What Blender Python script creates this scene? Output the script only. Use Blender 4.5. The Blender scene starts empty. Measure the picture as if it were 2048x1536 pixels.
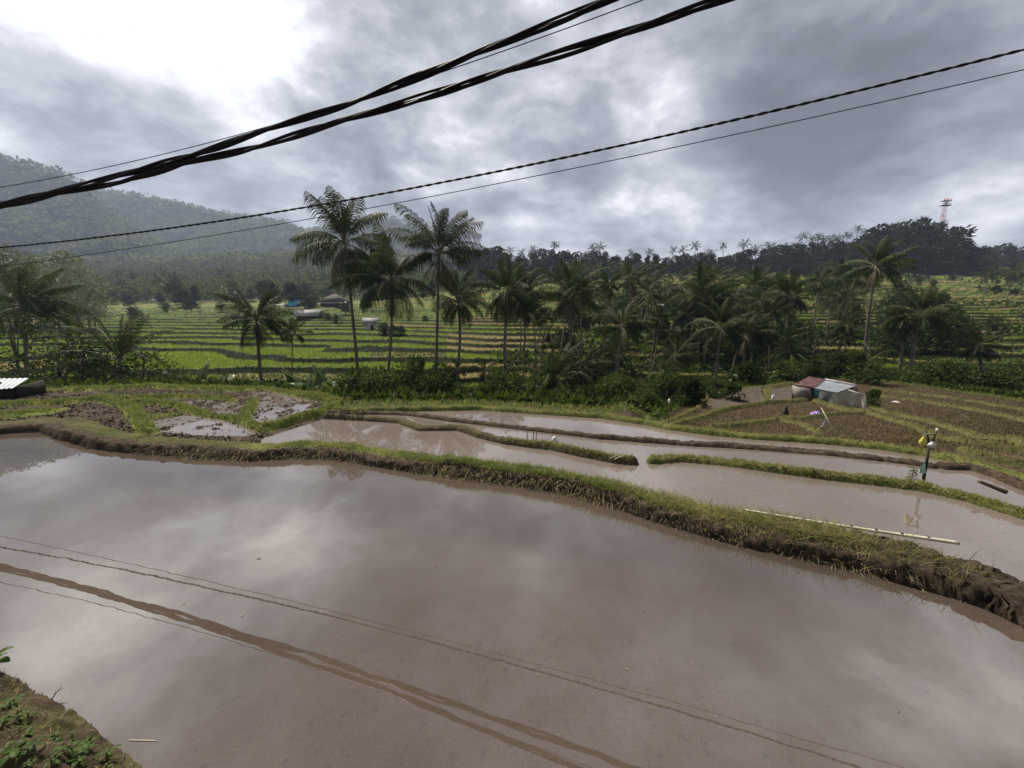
import bpy, math, random
import numpy as np

PI = math.pi
SC = bpy.context.scene
COL = SC.collection
RNG = np.random.default_rng(7)

# ------------------------------------------------------------------ camera maths
F, CX, CY = 769.0, 1024.0, 768.0
PITCH = math.radians(10.2)
SP, CP = math.sin(PITCH), math.cos(PITCH)
EYE = 2.4                                   # eye height above the nearest flooded paddy


def ut(px, py):
    xc = (px - CX) / F
    yc = (CY - py) / F
    fw = CP + yc * SP
    return xc / fw, (yc * CP - SP) / fw


def at(px, py, z):                           # where a ray meets the level z
    u, t = ut(px, py)
    y = (z - EYE) / t
    return np.array((u * y, y, z))


def pt(px, py, y):                           # the point of a ray at distance y
    u, t = ut(px, py)
    return np.array((u * y, y, EYE + t * y))


def raydir(px, py):
    u, t = ut(px, py)
    v = np.array((u, 1.0, t))
    return v / np.linalg.norm(v)


# ------------------------------------------------------------------ noise
def _hash(ix, iy, seed):
    n = (ix.astype(np.int64) * 374761393 + iy.astype(np.int64) * 668265263 + seed * 974711) & 0x7fffffff
    n = ((n ^ (n >> 13)) * 1274126177) & 0x7fffffff
    n = (n ^ (n >> 16)) & 0x7fffffff
    return (n % 100003) / 100003.0


def vnoise(x, y, seed=0):
    x = np.asarray(x, float); y = np.asarray(y, float)
    ix = np.floor(x); iy = np.floor(y)
    fx = x - ix; fy = y - iy
    fx = fx * fx * (3 - 2 * fx); fy = fy * fy * (3 - 2 * fy)
    a = _hash(ix, iy, seed); b = _hash(ix + 1, iy, seed)
    c = _hash(ix, iy + 1, seed); d = _hash(ix + 1, iy + 1, seed)
    return (a * (1 - fx) + b * fx) * (1 - fy) + (c * (1 - fx) + d * fx) * fy


def fbm(x, y, seed=0, o=4):
    s = 0; a = 1.0; tot = 0
    for i in range(o):
        s = s + a * vnoise(x * 2 ** i, y * 2 ** i, seed + i * 17)
        tot += a; a *= 0.5
    return s / tot * 2 - 1


def sstep(x, a, b):
    t = np.clip((x - a) / (b - a), 0, 1)
    return t * t * (3 - 2 * t)


def poly_dist(X, Y, P):                      # distance to a polyline
    best = np.full(X.shape, 1e9)
    for i in range(len(P) - 1):
        ax, ay = P[i][0], P[i][1]
        bx, by = P[i + 1][0], P[i + 1][1]
        dx, dy = bx - ax, by - ay
        L = dx * dx + dy * dy + 1e-9
        t = np.clip(((X - ax) * dx + (Y - ay) * dy) / L, 0, 1)
        best = np.minimum(best, np.hypot(X - ax - t * dx, Y - ay - t * dy))
    return best


def in_poly(X, Y, P):
    ins = np.zeros(X.shape, bool)
    n = len(P)
    for i in range(n):
        x1, y1 = P[i][0], P[i][1]
        x2, y2 = P[(i + 1) % n][0], P[(i + 1) % n][1]
        c = ((y1 > Y) != (y2 > Y))
        with np.errstate(divide='ignore', invalid='ignore'):
            xi = (x2 - x1) * (Y - y1) / (y2 - y1 + 1e-12) + x1
        ins ^= c & (X < xi)
    return ins


# ------------------------------------------------------------------ shelf levels (the flooded terraces by the viewer)
def SL(u, Y):
    left = np.interp(Y, [6, 8, 14, 20], [-0.03, -0.08, -0.32, -0.5])
    right = np.interp(Y, [8.0, 9.5, 13, 17, 22], [-0.35, -0.8, -1.3, -1.7, -2.0])
    w = sstep(np.asarray(u, float), 0.30, 0.42)
    return left * (1 - w) + right * w


def sh(px, py, dz=0.0):                      # pixel to the sloping shelf
    u, t = ut(px, py)
    z = -0.3
    for _ in range(40):
        y = (z + dz - EYE) / t
        z = 0.5 * z + 0.5 * float(SL(u, y))
    return np.array((u * y, y, z))


EDGE_PX = [(-700, 800), (-300, 792), (-100, 786), (60, 783), (150, 779), (300, 774), (420, 776), (520, 778), (600, 790), (680, 808),
           (800, 811), (960, 808), (1080, 816), (1200, 824), (1290, 836), (1345, 826), (1400, 788), (1420, 782),
           (1525, 773), (1585, 763), (1620, 756), (1750, 761), (1850, 773), (1957, 790), (2048, 804), (2200, 826), (2600, 870)]
_e = [sh(*q) for q in EDGE_PX]
EDGE_U = np.array([q[0] / q[1] for q in _e]); EDGE_Y = np.array([q[1] for q in _e])

# bund crests
B1 = [at(x, y, .20) for x, y in [(-900, 842), (-500, 842), (-200, 842), (-60, 843), (0, 843), (60, 838), (125, 836), (165, 852), (215, 866), (300, 875), (380, 881),
      (450, 885), (520, 888), (600, 884), (680, 886), (760, 897), (840, 910), (940, 922), (1040, 934), (1140, 950), (1240, 974),
      (1340, 1000), (1440, 1022), (1520, 1036), (1600, 1052), (1700, 1071), (1800, 1092), (1900, 1117), (2000, 1151), (2100, 1190),
      (2250, 1240), (2500, 1310), (3000, 1430)]]
B2 = [at(x, y, .06) for x, y in [(652, 826), (672, 827), (720, 829), (800, 834), (842, 848), (920, 848), (960, 862), (1010, 873), (1060, 880), (1105, 884),
      (1160, 897), (1225, 909), (1266, 913)]]
B2b = [at(x, y, .06) for x, y in [(1304, 911), (1350, 906), (1430, 911), (1520, 923), (1620, 937), (1720, 947), (1830, 960), (1930, 980),
      (2048, 1015), (2200, 1060), (2500, 1140)]]
B3 = [at(x, y, -.03) for x, y in [(664, 817), (690, 821), (760, 820), (820, 822), (900, 833), (1000, 844), (1100, 855), (1200, 867), (1350, 878), (1500, 886),
      (1650, 897), (1800, 913), (1862, 922)]]
B3b = [at(x, y, -.03) for x, y in [(1888, 924), (1940, 925), (2000, 943), (2048, 963), (2200, 1015), (2500, 1110)]]
B4 = [at(x, y, -.10) for x, y in [(684, 815), (800, 815), (960, 812), (1080, 820), (1200, 828), (1290, 840), (1340, 850), (1420, 860), (1500, 867),
      (1640, 876), (1750, 886), (1850, 900), (1915, 914), (1960, 928), (2010, 940), (2048, 950), (2200, 1000), (2500, 1090)]]
DL = [([(655, 818), (676, 824), (700, 820)], .08, .20), ([(600, 794), (640, 800), (678, 811)], .16, .30), ([(150, 783), (250, 778), (300, 775), (360, 779), (430, 779), (520, 781), (600, 794)], .10, .30),
      ([(230, 800), (340, 795), (420, 797), (465, 802)], .09, .22),
      ([(205, 798), (239, 800), (301, 807), (362, 815), (386, 825), (427, 836), (478, 842), (513, 856), (533, 862)], .10, .20),
      ([(301, 839), (340, 834), (380, 827)], .08, .16),
      ([(200, 800), (262, 815), (280, 838), (300, 866)], .12, .26),
      ([(508, 803), (490, 832), (478, 842)], .11, .22),
      ([(533, 860), (575, 850), (640, 832), (676, 813)], .15, .20),
      ([(-300, 822), (-100, 815), (0, 813), (60, 810), (150, 806), (205, 799)], .10, .26),
      ([(90, 822), (60, 830), (0, 832), (-80, 834)], .05, .55)]
DR = [([(1296, 841), (1399, 817), (1420, 787), (1523, 777), (1585, 768)], .12, .22),
      ([(1300, 846), (1453, 821), (1534, 808), (1578, 805), (1621, 801), (1690, 822), (1731, 826)], .14, .24),
      ([(1420, 857), (1483, 852), (1556, 840), (1600, 840), (1665, 831), (1731, 826)], .11, .20),
      ([(1556, 840), (1600, 850), (1643, 871)], .10, .18),
      ([(1731, 826), (1775, 840), (1830, 857), (1921, 886), (2048, 908), (2300, 950)], .13, .18),
      ([(1738, 819), (1848, 844), (1921, 865), (1994, 883), (2048, 899), (2300, 945)], .12, .18),
      ([(1753, 793), (1848, 804), (1921, 818), (1994, 831), (2048, 846), (2300, 890)], .11, .20),
      ([(1746, 778), (1848, 791), (1957, 806), (2048, 822), (2300, 862)], .10, .22),
      ([(1537, 776), (1533, 806)], .10, .26),
      ([(1931, 903), (1960, 915), (2048, 935), (2300, 985)], .12, .25)]
DR = [(q, h, w * (.62 if i_ != 8 else 1)) for i_, (q, h, w) in enumerate(DR)]
DIKES = [([sh(*q) for q in p], h, w) for p, h, w in [(q, h, w * .8) for q, h, w in DL] + DR]

W1, W2, W3, W4 = 0.0, -0.06, -0.13, -0.19
_xy = lambda P: [(q[0], q[1]) for q in P]
POOL1 = _xy(B1) + [(40, -6), (-60, -6)]
POOL2 = _xy(B2) + [tuple(at(1285, 913, -.06)[:2])] + _xy(B2b) + _xy(B1)[::-1][2:-12] + [tuple(at(520, 872, 0)[:2]), tuple(at(640, 836, 0)[:2])]
POOL3 = _xy(B3) + [tuple(at(1875, 924, -.1)[:2])] + _xy(B3b) + _xy(B2b)[::-1] + [tuple(at(1285, 913, -.1)[:2])] + _xy(B2)[::-1]
POOL4 = _xy(B4) + _xy(B3b)[::-1] + [tuple(at(1875, 924, -.1)[:2])] + _xy(B3)[::-1]
PLOTS = [  # flooded or muddy plots: outline px, soil dz, water dz or None
    ([(300, 846), (370, 834), (440, 841), (500, 856), (524, 868), (480, 873), (380, 869), (310, 862)], -.03, .005),
    ([(290, 815), (380, 800), (470, 806), (492, 814), (478, 836), (430, 830), (360, 810)], -.02, -.012),
    ([(500, 786), (560, 786), (640, 798), (660, 806), (590, 838), (530, 850), (500, 838), (512, 806)], -.02, -.004),
    ([(1408, 818), (1424, 790), (1520, 780), (1530, 806), (1460, 817)], -.05, .0),
    ([(1541, 784), (1585, 776), (1590, 803), (1545, 806)], -.05, .02)]
PLOT = []
for p, ds, dw in PLOTS:
    P = [sh(*q) for q in p]
    zc = float(np.mean([q[2] for q in P]))
    PLOT.append((P, zc + ds, None if dw is None else zc + dw))
NEARB = [at(x, y, 0)[:2] for x, y in [(-900, 1030), (-500, 1150), (-200, 1255), (0, 1345), (60, 1376), (120, 1406), (160, 1433), (200, 1466),
         (240, 1497), (285, 1545), (350, 1640), (420, 1800)]]
NEARB_POLY = [tuple(q) for q in NEARB] + [(-.4, .55), (2, .1), (40, -1), (40, -20), (-60, -20), (-60, 3)]

# ------------------------------------------------------------------ the far land
TABLE = {
    -1.5: [(8, -.3), (14, -1.6), (22, -3.6), (33, -3.7), (60, -1.9), (100, .9), (140, 3.6), (200, 10), (300, 26), (450, 50), (700, 100), (1000, 150), (4000, 200)],
    -.8: [(8, -.4), (14, -1.8), (22, -4.2), (30, -4.6), (38, -4.0), (60, -2.3), (100, .7), (150, 4.6), (200, 10), (300, 25), (450, 50), (700, 100), (1000, 150), (4000, 200)],
    -.35: [(8, -.5), (12, -1.6), (20, -4.6), (29, -5.2), (38, -4.1), (60, -2.3), (100, .9), (150, 5.2), (200, 10.5), (300, 25), (450, 50), (700, 105), (1000, 150), (4000, 250)],
    0.0: [(8, -.5), (12, -1.6), (20, -5.2), (29, -5.6), (36, -4.6), (45, -3.2), (70, -.3), (100, 3.2), (140, 8), (200, 17), (250, 25), (300, 28), (600, 32), (4000, 40)],
    .4: [(9, -.8), (13, -2), (20, -4.6), (29, -4.9), (36, -3.9), (45, -2.6), (70, .8), (100, 4.6), (150, 12.5), (200, 21.5), (240, 27), (300, 30), (600, 33), (4000, 40)],
    .8: [(13, -1.6), (20, -3), (27, -4.0), (34, -3.6), (45, -2.0), (70, 1.6), (100, 5.4), (150, 13.5), (200, 22), (240, 27.5), (300, 30), (600, 33), (4000, 40)],
    1.5: [(13, -1.4), (20, -2.6), (27, -3.4), (34, -2.8), (50, -.7), (80, 3.4), (120, 8.6), (170, 15), (220, 22), (300, 27), (600, 45), (4000, 120)]}
TU = sorted(TABLE)
SK1 = [(-700, 150), (-300, 228), (-120, 272), (0, 305), (50, 318), (100, 331), (130, 340), (165, 362), (190, 385), (230, 420), (280, 455), (340, 490), (420, 530), (600, 560)]
SK3 = [(-300, 430), (0, 408), (110, 392), (180, 380), (230, 377), (300, 389), (370, 403), (440, 420), (510, 430), (570, 438), (610, 458), (680, 492), (760, 525), (900, 560)]
SK2 = [(300, 520), (480, 490), (560, 468), (640, 452), (700, 436), (735, 431), (785, 428), (830, 449), (900, 476), (950, 492), (1010, 506), (1100, 532), (1300, 570)]


def sky_tab(S):
    a = np.array([ut(*q) for q in S])
    return a[:, 0], a[:, 1]


S1, S2, S3 = sky_tab(SK1), sky_tab(SK2), sky_tab(SK3)
R1, R2, R3 = 900.0, 1330.0, 1200.0
STEP = .58


def land(X, Y):
    """height of the land; also returns masks for the soil."""
    X = np.asarray(X, float); Y = np.asarray(Y, float)
    Ys = np.maximum(Y, .3)
    u = np.clip(X / Ys, -3, 3)
    ly = np.log(Ys)
    cols = [np.interp(ly, np.log([q[0] for q in TABLE[k]]), [q[1] for q in TABLE[k]]) for k in TU]
    z = cols[0].copy()
    for i in range(len(TU) - 1):
        w = sstep(u, TU[i], TU[i + 1])
        sel = u >= TU[i]
        z = np.where(sel, cols[i] * (1 - w) + cols[i + 1] * w, z)
    wob = fbm(X / 17, Y / 17, 3, 3)
    z = z + wob * np.interp(Y, [20, 40, 200, 500], [.12, .70, 1.5, 5]) + .012 * X * sstep(Y, 36, 60) * (u < 0)
    # rice terraces
    tm = sstep(Y, 33, 37) * (1 - sstep(Y, 215, 250))
    tm = tm * np.where(u < -.15, 1 - sstep(Y, 165, 190), 1)
    step = STEP
    q = z / step
    lev = np.floor(q); fr = q - lev
    ff = np.where(fr < .86, fr * .07 / .86, .07 + (fr - .86) / .14 * .93)
    lip = .16 * np.exp(-((fr - .02) / .05) ** 2)
    z = z * (1 - tm) + tm * (step * (lev + ff) + lip)
    riser = tm * ((fr > .845) | (fr < .006))
    # mountains
    far = Y > 380
    if far.any():
        gul = fbm(X / 130, Y / 300, 11, 4)
        gul2 = fbm(X / 30, Y / 45, 12, 3)
        for (su, st), R, Y0 in ((S1, R1, 480.0), (S3, R3, 640.0), (S2, R2, 760.0)):
            t = np.interp(u, su, st)
            zr = EYE + t * R - 9
            s = np.clip((Y - Y0) / (R - Y0), 0, 1)
            prof = zr * (s ** 1.25)
            prof = prof + s * (1 - s) * (gul * 330 + gul2 * 40)
            prof = np.where(Y > R, zr - (Y - R) * .5, prof)
            z = np.where(far & (Y > Y0), np.maximum(z, prof), z)
    # shelf
    ye = np.interp(u, EDGE_U, EDGE_Y)
    near = Y < 32
    w = sstep(Y, ye + .2, ye + 2.0 + .12 * ye)
    slv = SL(u, np.minimum(Y, ye))
    z = np.where(near, slv * (1 - w) + z * w, z)
    grass = np.where(near, sstep(Y, ye - .3, ye + .4), 0.0)
    wet = np.zeros_like(z)
    stub = np.where(near & (u > .40) & (Y < ye), 1.0, 0.0)
    n = near
    if n.any():
        xs, ys = X[n], Y[n]
        zz = z[n]; gg = grass[n]; ww = wet[n]; ss = stub[n]
        n1 = fbm(xs * 1.1, ys * 1.1, 21, 3); n2 = fbm(xs * 5, ys * 5, 22, 4); n3 = fbm(xs * 16, ys * 16, 23, 3)
        rough = .03 * n2 + .018 * n3
        zz = zz + n1 * .03 + rough * np.where(ss > .5, .8, 1.2)
        for P, zs, zw in PLOT:
            m = in_poly(xs, ys, P)
            zz = np.where(m, zs + .075 * n2 + .05 * n3, zz)
            ww = np.where(m, 1, ww)
            if zw is not None and zs < -1: ss = np.where(m & (n2 < .12), 0, ss)
        for P, lv in ((POOL4, W4), (POOL3, W3), (POOL2, W2), (POOL1, W1)):
            m = in_poly(xs, ys, P)
            zz = np.where(m, lv - .12 + .02 * n1, zz); ww = np.where(m, 1, ww); gg = np.where(m, 0, gg); ss = np.where(m, 0, ss)
        for P, h, hw in DIKES:
            d = poly_dist(xs, ys, P) + n2 * .06
            k = 1 - sstep(d, hw * .45, hw * 1.15)
            base = SL(xs / ys, ys)
            zz = np.maximum(zz, np.where(k > 0, (base + h * (1 + .35 * n1)) * k + (base - .25) * (1 - k) + rough, -9))
            gg = np.maximum(gg, np.where(d < hw * 1.0, np.where(xs / ys > .42, .42, 1.0), 0)); ss = np.where(d < hw, 0, ss)
        for P, top, low, hw, gr in ((B4, -.10, W4, .15, .75), (B3, -.06, W3, .12, 0), (B3b, -.05, W3, .13, 0), (B2, .03, W2, .13, .15), (B2b, .02, W2, .125, .6)):
            d = poly_dist(xs, ys, P) + n1 * .03 + n2 * .035
            k = 1 - sstep(d, hw * .5, hw * 1.5)
            zt = (top + .03 * n1) * k + (low - .2) * (1 - k) + rough * 1.2
            zz = np.where(k > 0, np.maximum(zz, zt), zz)
            gg = np.where(d < hw * 1.1, gr, gg); ss = np.where(d < hw * 1.6, 0, ss)
        # the wide near bund
        sl_ = fbm(xs * .55 + 3, ys * .55, 27, 2)
        d = poly_dist(xs, ys, B1) + n1 * .08 + n2 * .035 + sl_ * .05
        fx = np.interp(xs, [-9, -6, 0, 1.5, 2.4, 3.6, 4.5, 8], [.42, .3, .23, .25, .33, .36, .36, .40])
        k = 1 - sstep(d, fx * .62, fx * 1.22)
        lump = np.interp(xs, [-2, 2.8, 4.0], [1.2, 1.3, 2.2])
        zt = (.155 + .05 * n1 + .03 * sl_) * k + (-.25) * (1 - k) + rough * lump
        b1 = k > 0
        zz = np.where(b1, np.maximum(zz, zt), zz)
        bx, by = np.array([q[0] for q in B1]), np.array([q[1] for q in B1])
        o = np.argsort(bx)
        yc = np.interp(xs, bx[o], by[o])
        behind = sstep(ys - yc, -.13, -.02)
        gs = behind * (1 - sstep(xs, 3.2, 3.7)) * (1 - (1 - sstep(xs, -4.9, -4.3)) * .7)
        gg = np.where(b1, gs, gg); ss = np.where(b1, 0, ss)
        # the bank by the viewer
        m = in_poly(xs, ys, NEARB_POLY)
        d = poly_dist(xs, ys, [tuple(q) for q in NEARB])
        zb = .02 + .26 * sstep(d, -.02, .28) + .42 * sstep(d, .2, 1.6) + rough * 1.6 + .03 * n1
        zz = np.where(m, zb, zz); gg = np.where(m, .18 * sstep(n2, -.3, .4), gg); ss = np.where(m, 0, ss); ww = np.where(m, 0, ww)
        z[n] = zz; grass[n] = gg; wet[n] = ww; stub[n] = ss
    return z, dict(u=u, tm=tm, lev=lev, fr=fr, riser=riser, grass=grass, wet=wet, stub=stub, near=near, ye=ye)


def gz(x, y):
    z, _ = land(np.array([x], float), np.array([y], float))
    return float(z[0])


# ------------------------------------------------------------------ mesh helpers
def mesh(name, V, faces, mats, smooth=False, mi=None):
    """faces: list of (N,k) int arrays."""
    me = bpy.data.meshes.new(name)
    V = np.asarray(V, np.float32)
    if isinstance(faces, np.ndarray):
        faces = [faces]
    faces = [np.asarray(f, np.int32) for f in faces if len(f)]
    loops = np.concatenate([f.ravel() for f in faces])
    sizes = np.concatenate([np.full(len(f), f.shape[1], np.int32) for f in faces])
    me.vertices.add(len(V)); me.vertices.foreach_set('co', V.ravel())
    me.loops.add(len(loops)); me.loops.foreach_set('vertex_index', loops)
    me.polygons.add(len(sizes))
    me.polygons.foreach_set('loop_start', np.concatenate([[0], np.cumsum(sizes)[:-1]]).astype(np.int32))
    if smooth:
        me.polygons.foreach_set('use_smooth', np.ones(len(sizes), bool))
    for m in (mats if isinstance(mats, (list, tuple)) else [mats]):
        me.materials.append(m)
    if mi is not None:
        me.polygons.foreach_set('material_index', np.asarray(mi, np.int32))
    me.update(calc_edges=True)
    me.validate()
    return me


class MB:
    """collects shapes into one mesh"""
    def __init__(s):
        s.V = []; s.Q = []; s.T = []; s.n = 0; s.qm = []; s.tm = []

    def add(s, V, Q=None, T=None, m=0):
        V = np.asarray(V, float).reshape(-1, 3)
        if Q is not None and len(Q):
            Q = np.asarray(Q, int).reshape(-1, 4); s.Q.append(Q + s.n); s.qm.append(np.full(len(Q), m))
        if T is not None and len(T):
            T = np.asarray(T, int).reshape(-1, 3); s.T.append(T + s.n); s.tm.append(np.full(len(T), m))
        s.V.append(V); s.n += len(V)
        return s

    def tube(s, P, R, k=8, m=0, cap=True):
        P = np.asarray(P, float); n = len(P)
        R = np.broadcast_to(np.asarray(R, float), (n,))
        T = np.gradient(P, axis=0)
        T /= np.linalg.norm(T, axis=1)[:, None] + 1e-12
        a = np.array((0, 0, 1.0)) if abs(T[0][2]) < .9 else np.array((1.0, 0, 0))
        N = np.zeros_like(P)
        v = a - T[0] * a.dot(T[0]); v /= np.linalg.norm(v)
        for i in range(n):
            v = v - T[i] * v.dot(T[i]); v /= np.linalg.norm(v) + 1e-12
            N[i] = v
        B = np.cross(T, N)
        ang = np.arange(k) * 2 * PI / k
        V = P[:, None] + R[:, None, None] * (np.cos(ang)[None, :, None] * N[:, None] + np.sin(ang)[None, :, None] * B[:, None])
        V = V.reshape(-1, 3)
        i = np.arange(n - 1)[:, None] * k; j = np.arange(k)[None]; j2 = (j + 1) % k
        Q = np.stack([i + j, i + j2, i + k + j2, i + k + j], -1).reshape(-1, 4)
        T3 = []
        if cap:
            V = np.vstack([V, P[0], P[-1]])
            c0, c1 = n * k, n * k + 1
            T3 = [(c0, (q + 1) % k, q) for q in range(k)] + [(c1, (n - 1) * k + q, (n - 1) * k + (q + 1) % k) for q in range(k)]
        return s.add(V, Q, T3, m)

    def box(s, c, d, R=None, m=0):
        c = np.asarray(c, float); h = np.asarray(d, float) / 2
        V = np.array([(x, y, z) for z in (-1, 1) for y in (-1, 1) for x in (-1, 1)], float) * h
        if R is not None:
            V = V @ np.asarray(R).T
        return s.add(V + c, [(0, 2, 3, 1), (4, 5, 7, 6), (0, 1, 5, 4), (2, 6, 7, 3), (0, 4, 6, 2), (1, 3, 7, 5)], None, m)

    def slab(s, quad, th, m=0):                # a sheet of real thickness on four corners
        q = np.asarray(quad, float)
        nrm = np.cross(q[1] - q[0], q[3] - q[0]); nrm /= np.linalg.norm(nrm)
        V = np.vstack([q, q - nrm * th])
        return s.add(V, [(0, 1, 2, 3), (7, 6, 5, 4), (0, 4, 5, 1), (1, 5, 6, 2), (2, 6, 7, 3), (3, 7, 4, 0)], None, m)

    def mesh(s, name, mats, smooth=False):
        fs = []; mi = []
        if s.Q: fs.append(np.concatenate(s.Q)); mi.append(np.concatenate(s.qm))
        if s.T: fs.append(np.concatenate(s.T)); mi.append(np.concatenate(s.tm))
        return mesh(name, np.concatenate(s.V), fs, mats, smooth, np.concatenate(mi))


def link(name, me, parent=None, loc=None, label=None, cat=None, group=None, kind=None, rz=0, sc=None):
    o = bpy.data.objects.new(name, me)
    COL.objects.link(o)
    if parent is not None:
        o.parent = parent
    if loc is not None:
        o.location = [float(v) for v in loc]
    if rz: o.rotation_euler = (0, 0, rz)
    if sc is not None: o.scale = (sc, sc, sc) if np.isscalar(sc) else sc
    if label: o['label'] = label
    if cat: o['category'] = cat
    if group: o['group'] = group
    if kind: o['kind'] = kind
    return o


def rotm(ax, a):
    ax = np.asarray(ax, float); ax = ax / np.linalg.norm(ax)
    K = np.array([[0, -ax[2], ax[1]], [ax[2], 0, -ax[0]], [-ax[1], ax[0], 0]])
    return np.eye(3) + math.sin(a) * K + (1 - math.cos(a)) * K @ K


# ------------------------------------------------------------------ materials
def nodes(name):
    m = bpy.data.materials.new(name); m.use_nodes = True
    nt = m.node_tree
    for n in list(nt.nodes): nt.nodes.remove(n)
    out = nt.nodes.new('ShaderNodeOutputMaterial')
    return m, nt, out


def N(nt, t, **kw):
    n = nt.nodes.new(t)
    for k, v in kw.items():
        if k in n.inputs: n.inputs[k].default_value = v
        else: setattr(n, k, v)
    return n


def noise(nt, vec, scale, detail=5, rough=.55, dist=0):
    n = N(nt, 'ShaderNodeTexNoise'); n.inputs['Scale'].default_value = scale; n.inputs['Detail'].default_value = detail
    n.inputs['Roughness'].default_value = rough; n.inputs['Distortion'].default_value = dist
    if vec is not None: nt.links.new(vec, n.inputs['Vector'])
    return n.outputs['Fac']


def ramp(nt, fac, stops):
    r = N(nt, 'ShaderNodeValToRGB'); e = r.color_ramp.elements
    while len(e) < len(stops): e.new(.5)
    for i, (p, c) in enumerate(stops):
        e[i].position = p; e[i].color = (*c, 1)
    nt.links.new(fac, r.inputs['Fac'])
    return r.outputs['Color']


def mixc(nt, fac, a, b):
    m = N(nt, 'ShaderNodeMix', data_type='RGBA')
    for s, v in ((0, fac), (6, a), (7, b)):
        if hasattr(v, 'links') or isinstance(v, bpy.types.NodeSocket): nt.links.new(v, m.inputs[s])
        elif s == 0: m.inputs[0].default_value = v
        else: m.inputs[s].default_value = (*v, 1)
    return m.outputs[2]


def math_(nt, op, a, b=None, c=None, clamp=False):
    m = N(nt, 'ShaderNodeMath', operation=op); m.use_clamp = clamp
    for i, v in enumerate((a, b, c)):
        if v is None: continue
        if isinstance(v, bpy.types.NodeSocket): nt.links.new(v, m.inputs[i])
        else: m.inputs[i].default_value = v
    return m.outputs[0]


def simple(name, stops, scale=4, rough=.8, spec=.3, bump=0, bscale=None, coord='Object', metal=0, detail=6):
    m, nt, out = nodes(name)
    tc = N(nt, 'ShaderNodeTexCoord')
    f = noise(nt, tc.outputs[coord], scale, detail)
    c = ramp(nt, f, stops)
    b = N(nt, 'ShaderNodeBsdfPrincipled')
    b.inputs['Roughness'].default_value = rough; b.inputs['Specular IOR Level'].default_value = spec; b.inputs['Metallic'].default_value = metal
    nt.links.new(c, b.inputs['Base Color'])
    if bump:
        bn = N(nt, 'ShaderNodeBump'); bn.inputs['Strength'].default_value = bump; bn.inputs['Distance'].default_value = .02
        nt.links.new(noise(nt, tc.outputs[coord], bscale or scale * 3, 6), bn.inputs['Height']); nt.links.new(bn.outputs[0], b.inputs['Normal'])
    nt.links.new(b.outputs[0], out.inputs[0])
    return m


def leafmat(name, a, b, scale=1.5, trans=.35, rough=.5, spec=.06, rnd=.35, lo=.25, hi=.8):
    """leaf: mottled by place and by plant, lets some light through"""
    m, nt, out = nodes(name)
    tc = N(nt, 'ShaderNodeTexCoord'); geo = N(nt, 'ShaderNodeNewGeometry'); oi = N(nt, 'ShaderNodeObjectInfo')
    f = noise(nt, tc.outputs['Object'], scale, 4)
    isl = geo.outputs['Random Per Island']
    f = math_(nt, 'ADD', math_(nt, 'MULTIPLY', f, .7), math_(nt, 'MULTIPLY', isl, .4))
    f = math_(nt, 'ADD', f, math_(nt, 'MULTIPLY', math_(nt, 'SUBTRACT', oi.outputs['Random'], .5), rnd))
    c = ramp(nt, f, [(lo, a), (hi, b)])
    p = N(nt, 'ShaderNodeBsdfPrincipled'); p.inputs['Roughness'].default_value = rough; p.inputs['Specular IOR Level'].default_value = spec
    nt.links.new(c, p.inputs['Base Color'])
    t = N(nt, 'ShaderNodeBsdfTranslucent'); nt.links.new(mixc(nt, .5, c, (b[0] * 1.5, b[1] * 1.6, b[2] * .8)), t.inputs['Color'])
    mx = N(nt, 'ShaderNodeMixShader'); mx.inputs[0].default_value = trans
    nt.links.new(p.outputs[0], mx.inputs[1]); nt.links.new(t.outputs[0], mx.inputs[2]); nt.links.new(mx.outputs[0], out.inputs[0])
    return m


M = {}
M['palm'] = leafmat('palm_leaf', (.008, .013, .005), (.034, .048, .012), 1.2, .24, .55, .06, .45)
M['palm_far'] = leafmat('far_palm_leaf', (.012, .018, .010), (.032, .044, .019), 1.2, .1, .7, .1, .3)
M['palm_dry'] = leafmat('dry_palm_leaf', (.07, .05, .028), (.15, .11, .06), 1.2, .2, .7, .2)
M['rachis'] = simple('palm_stalk', [(.3, (.10, .10, .045)), (.7, (.18, .16, .08))], 3, .6)
M['bark'] = simple('palm_bark', [(.3, (.075, .062, .048)), (.7, (.20, .175, .14))], 3.5, .9, .2, .6, 9)
M['treebark'] = simple('tree_bark', [(.3, (.06, .05, .04)), (.7, (.14, .12, .095))], 3, .9, .2, .5, 8)
M['dark_tree'] = leafmat('dark_tree_leaf', (.006, .010, .005), (.024, .034, .013), .35, .18)
M['tree'] = leafmat('tree_leaf', (.012, .020, .008), (.044, .060, .020), .5, .25)
M['pale_tree'] = leafmat('pale_tree_leaf', (.05, .06, .04), (.13, .15, .09), .5, .25)
M['bush'] = leafmat('bush_leaf', (.009, .016, .005), (.052, .074, .020), .9, .28, .6, .06, .7)
M['banana'] = leafmat('banana_leaf', (.030, .058, .014), (.075, .115, .03), 1.5, .35, .4, .25)
M['undergrowth'] = leafmat('undergrowth_leaf', (.010, .018, .006), (.058, .082, .020), .25, .3, .6, .06)
M['grass'] = leafmat('grass_blade', (.065, .085, .018), (.18, .205, .055), .8, .4, .6, .25)
M['drygrass'] = leafmat('dry_grass_blade', (.17, .14, .07), (.30, .25, .13), 1.0, .3, .8, .1)
M['root'] = simple('root_fibre', [(.3, (.03, .022, .014)), (.7, (.08, .06, .04))], 8, .9)
M['clod'] = simple('mud_clod', [(.3, (.018, .014, .010)), (.7, (.070, .054, .040))], 6, .75, .3)
M['rice'] = leafmat('rice_leaf', (.075, .118, .017), (.165, .21, .035), .08, .45, .6, .2)
M['stubble'] = leafmat('stubble_leaf', (.065, .047, .028), (.15, .115, .070), .8, .25, .8, .1)
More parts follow.
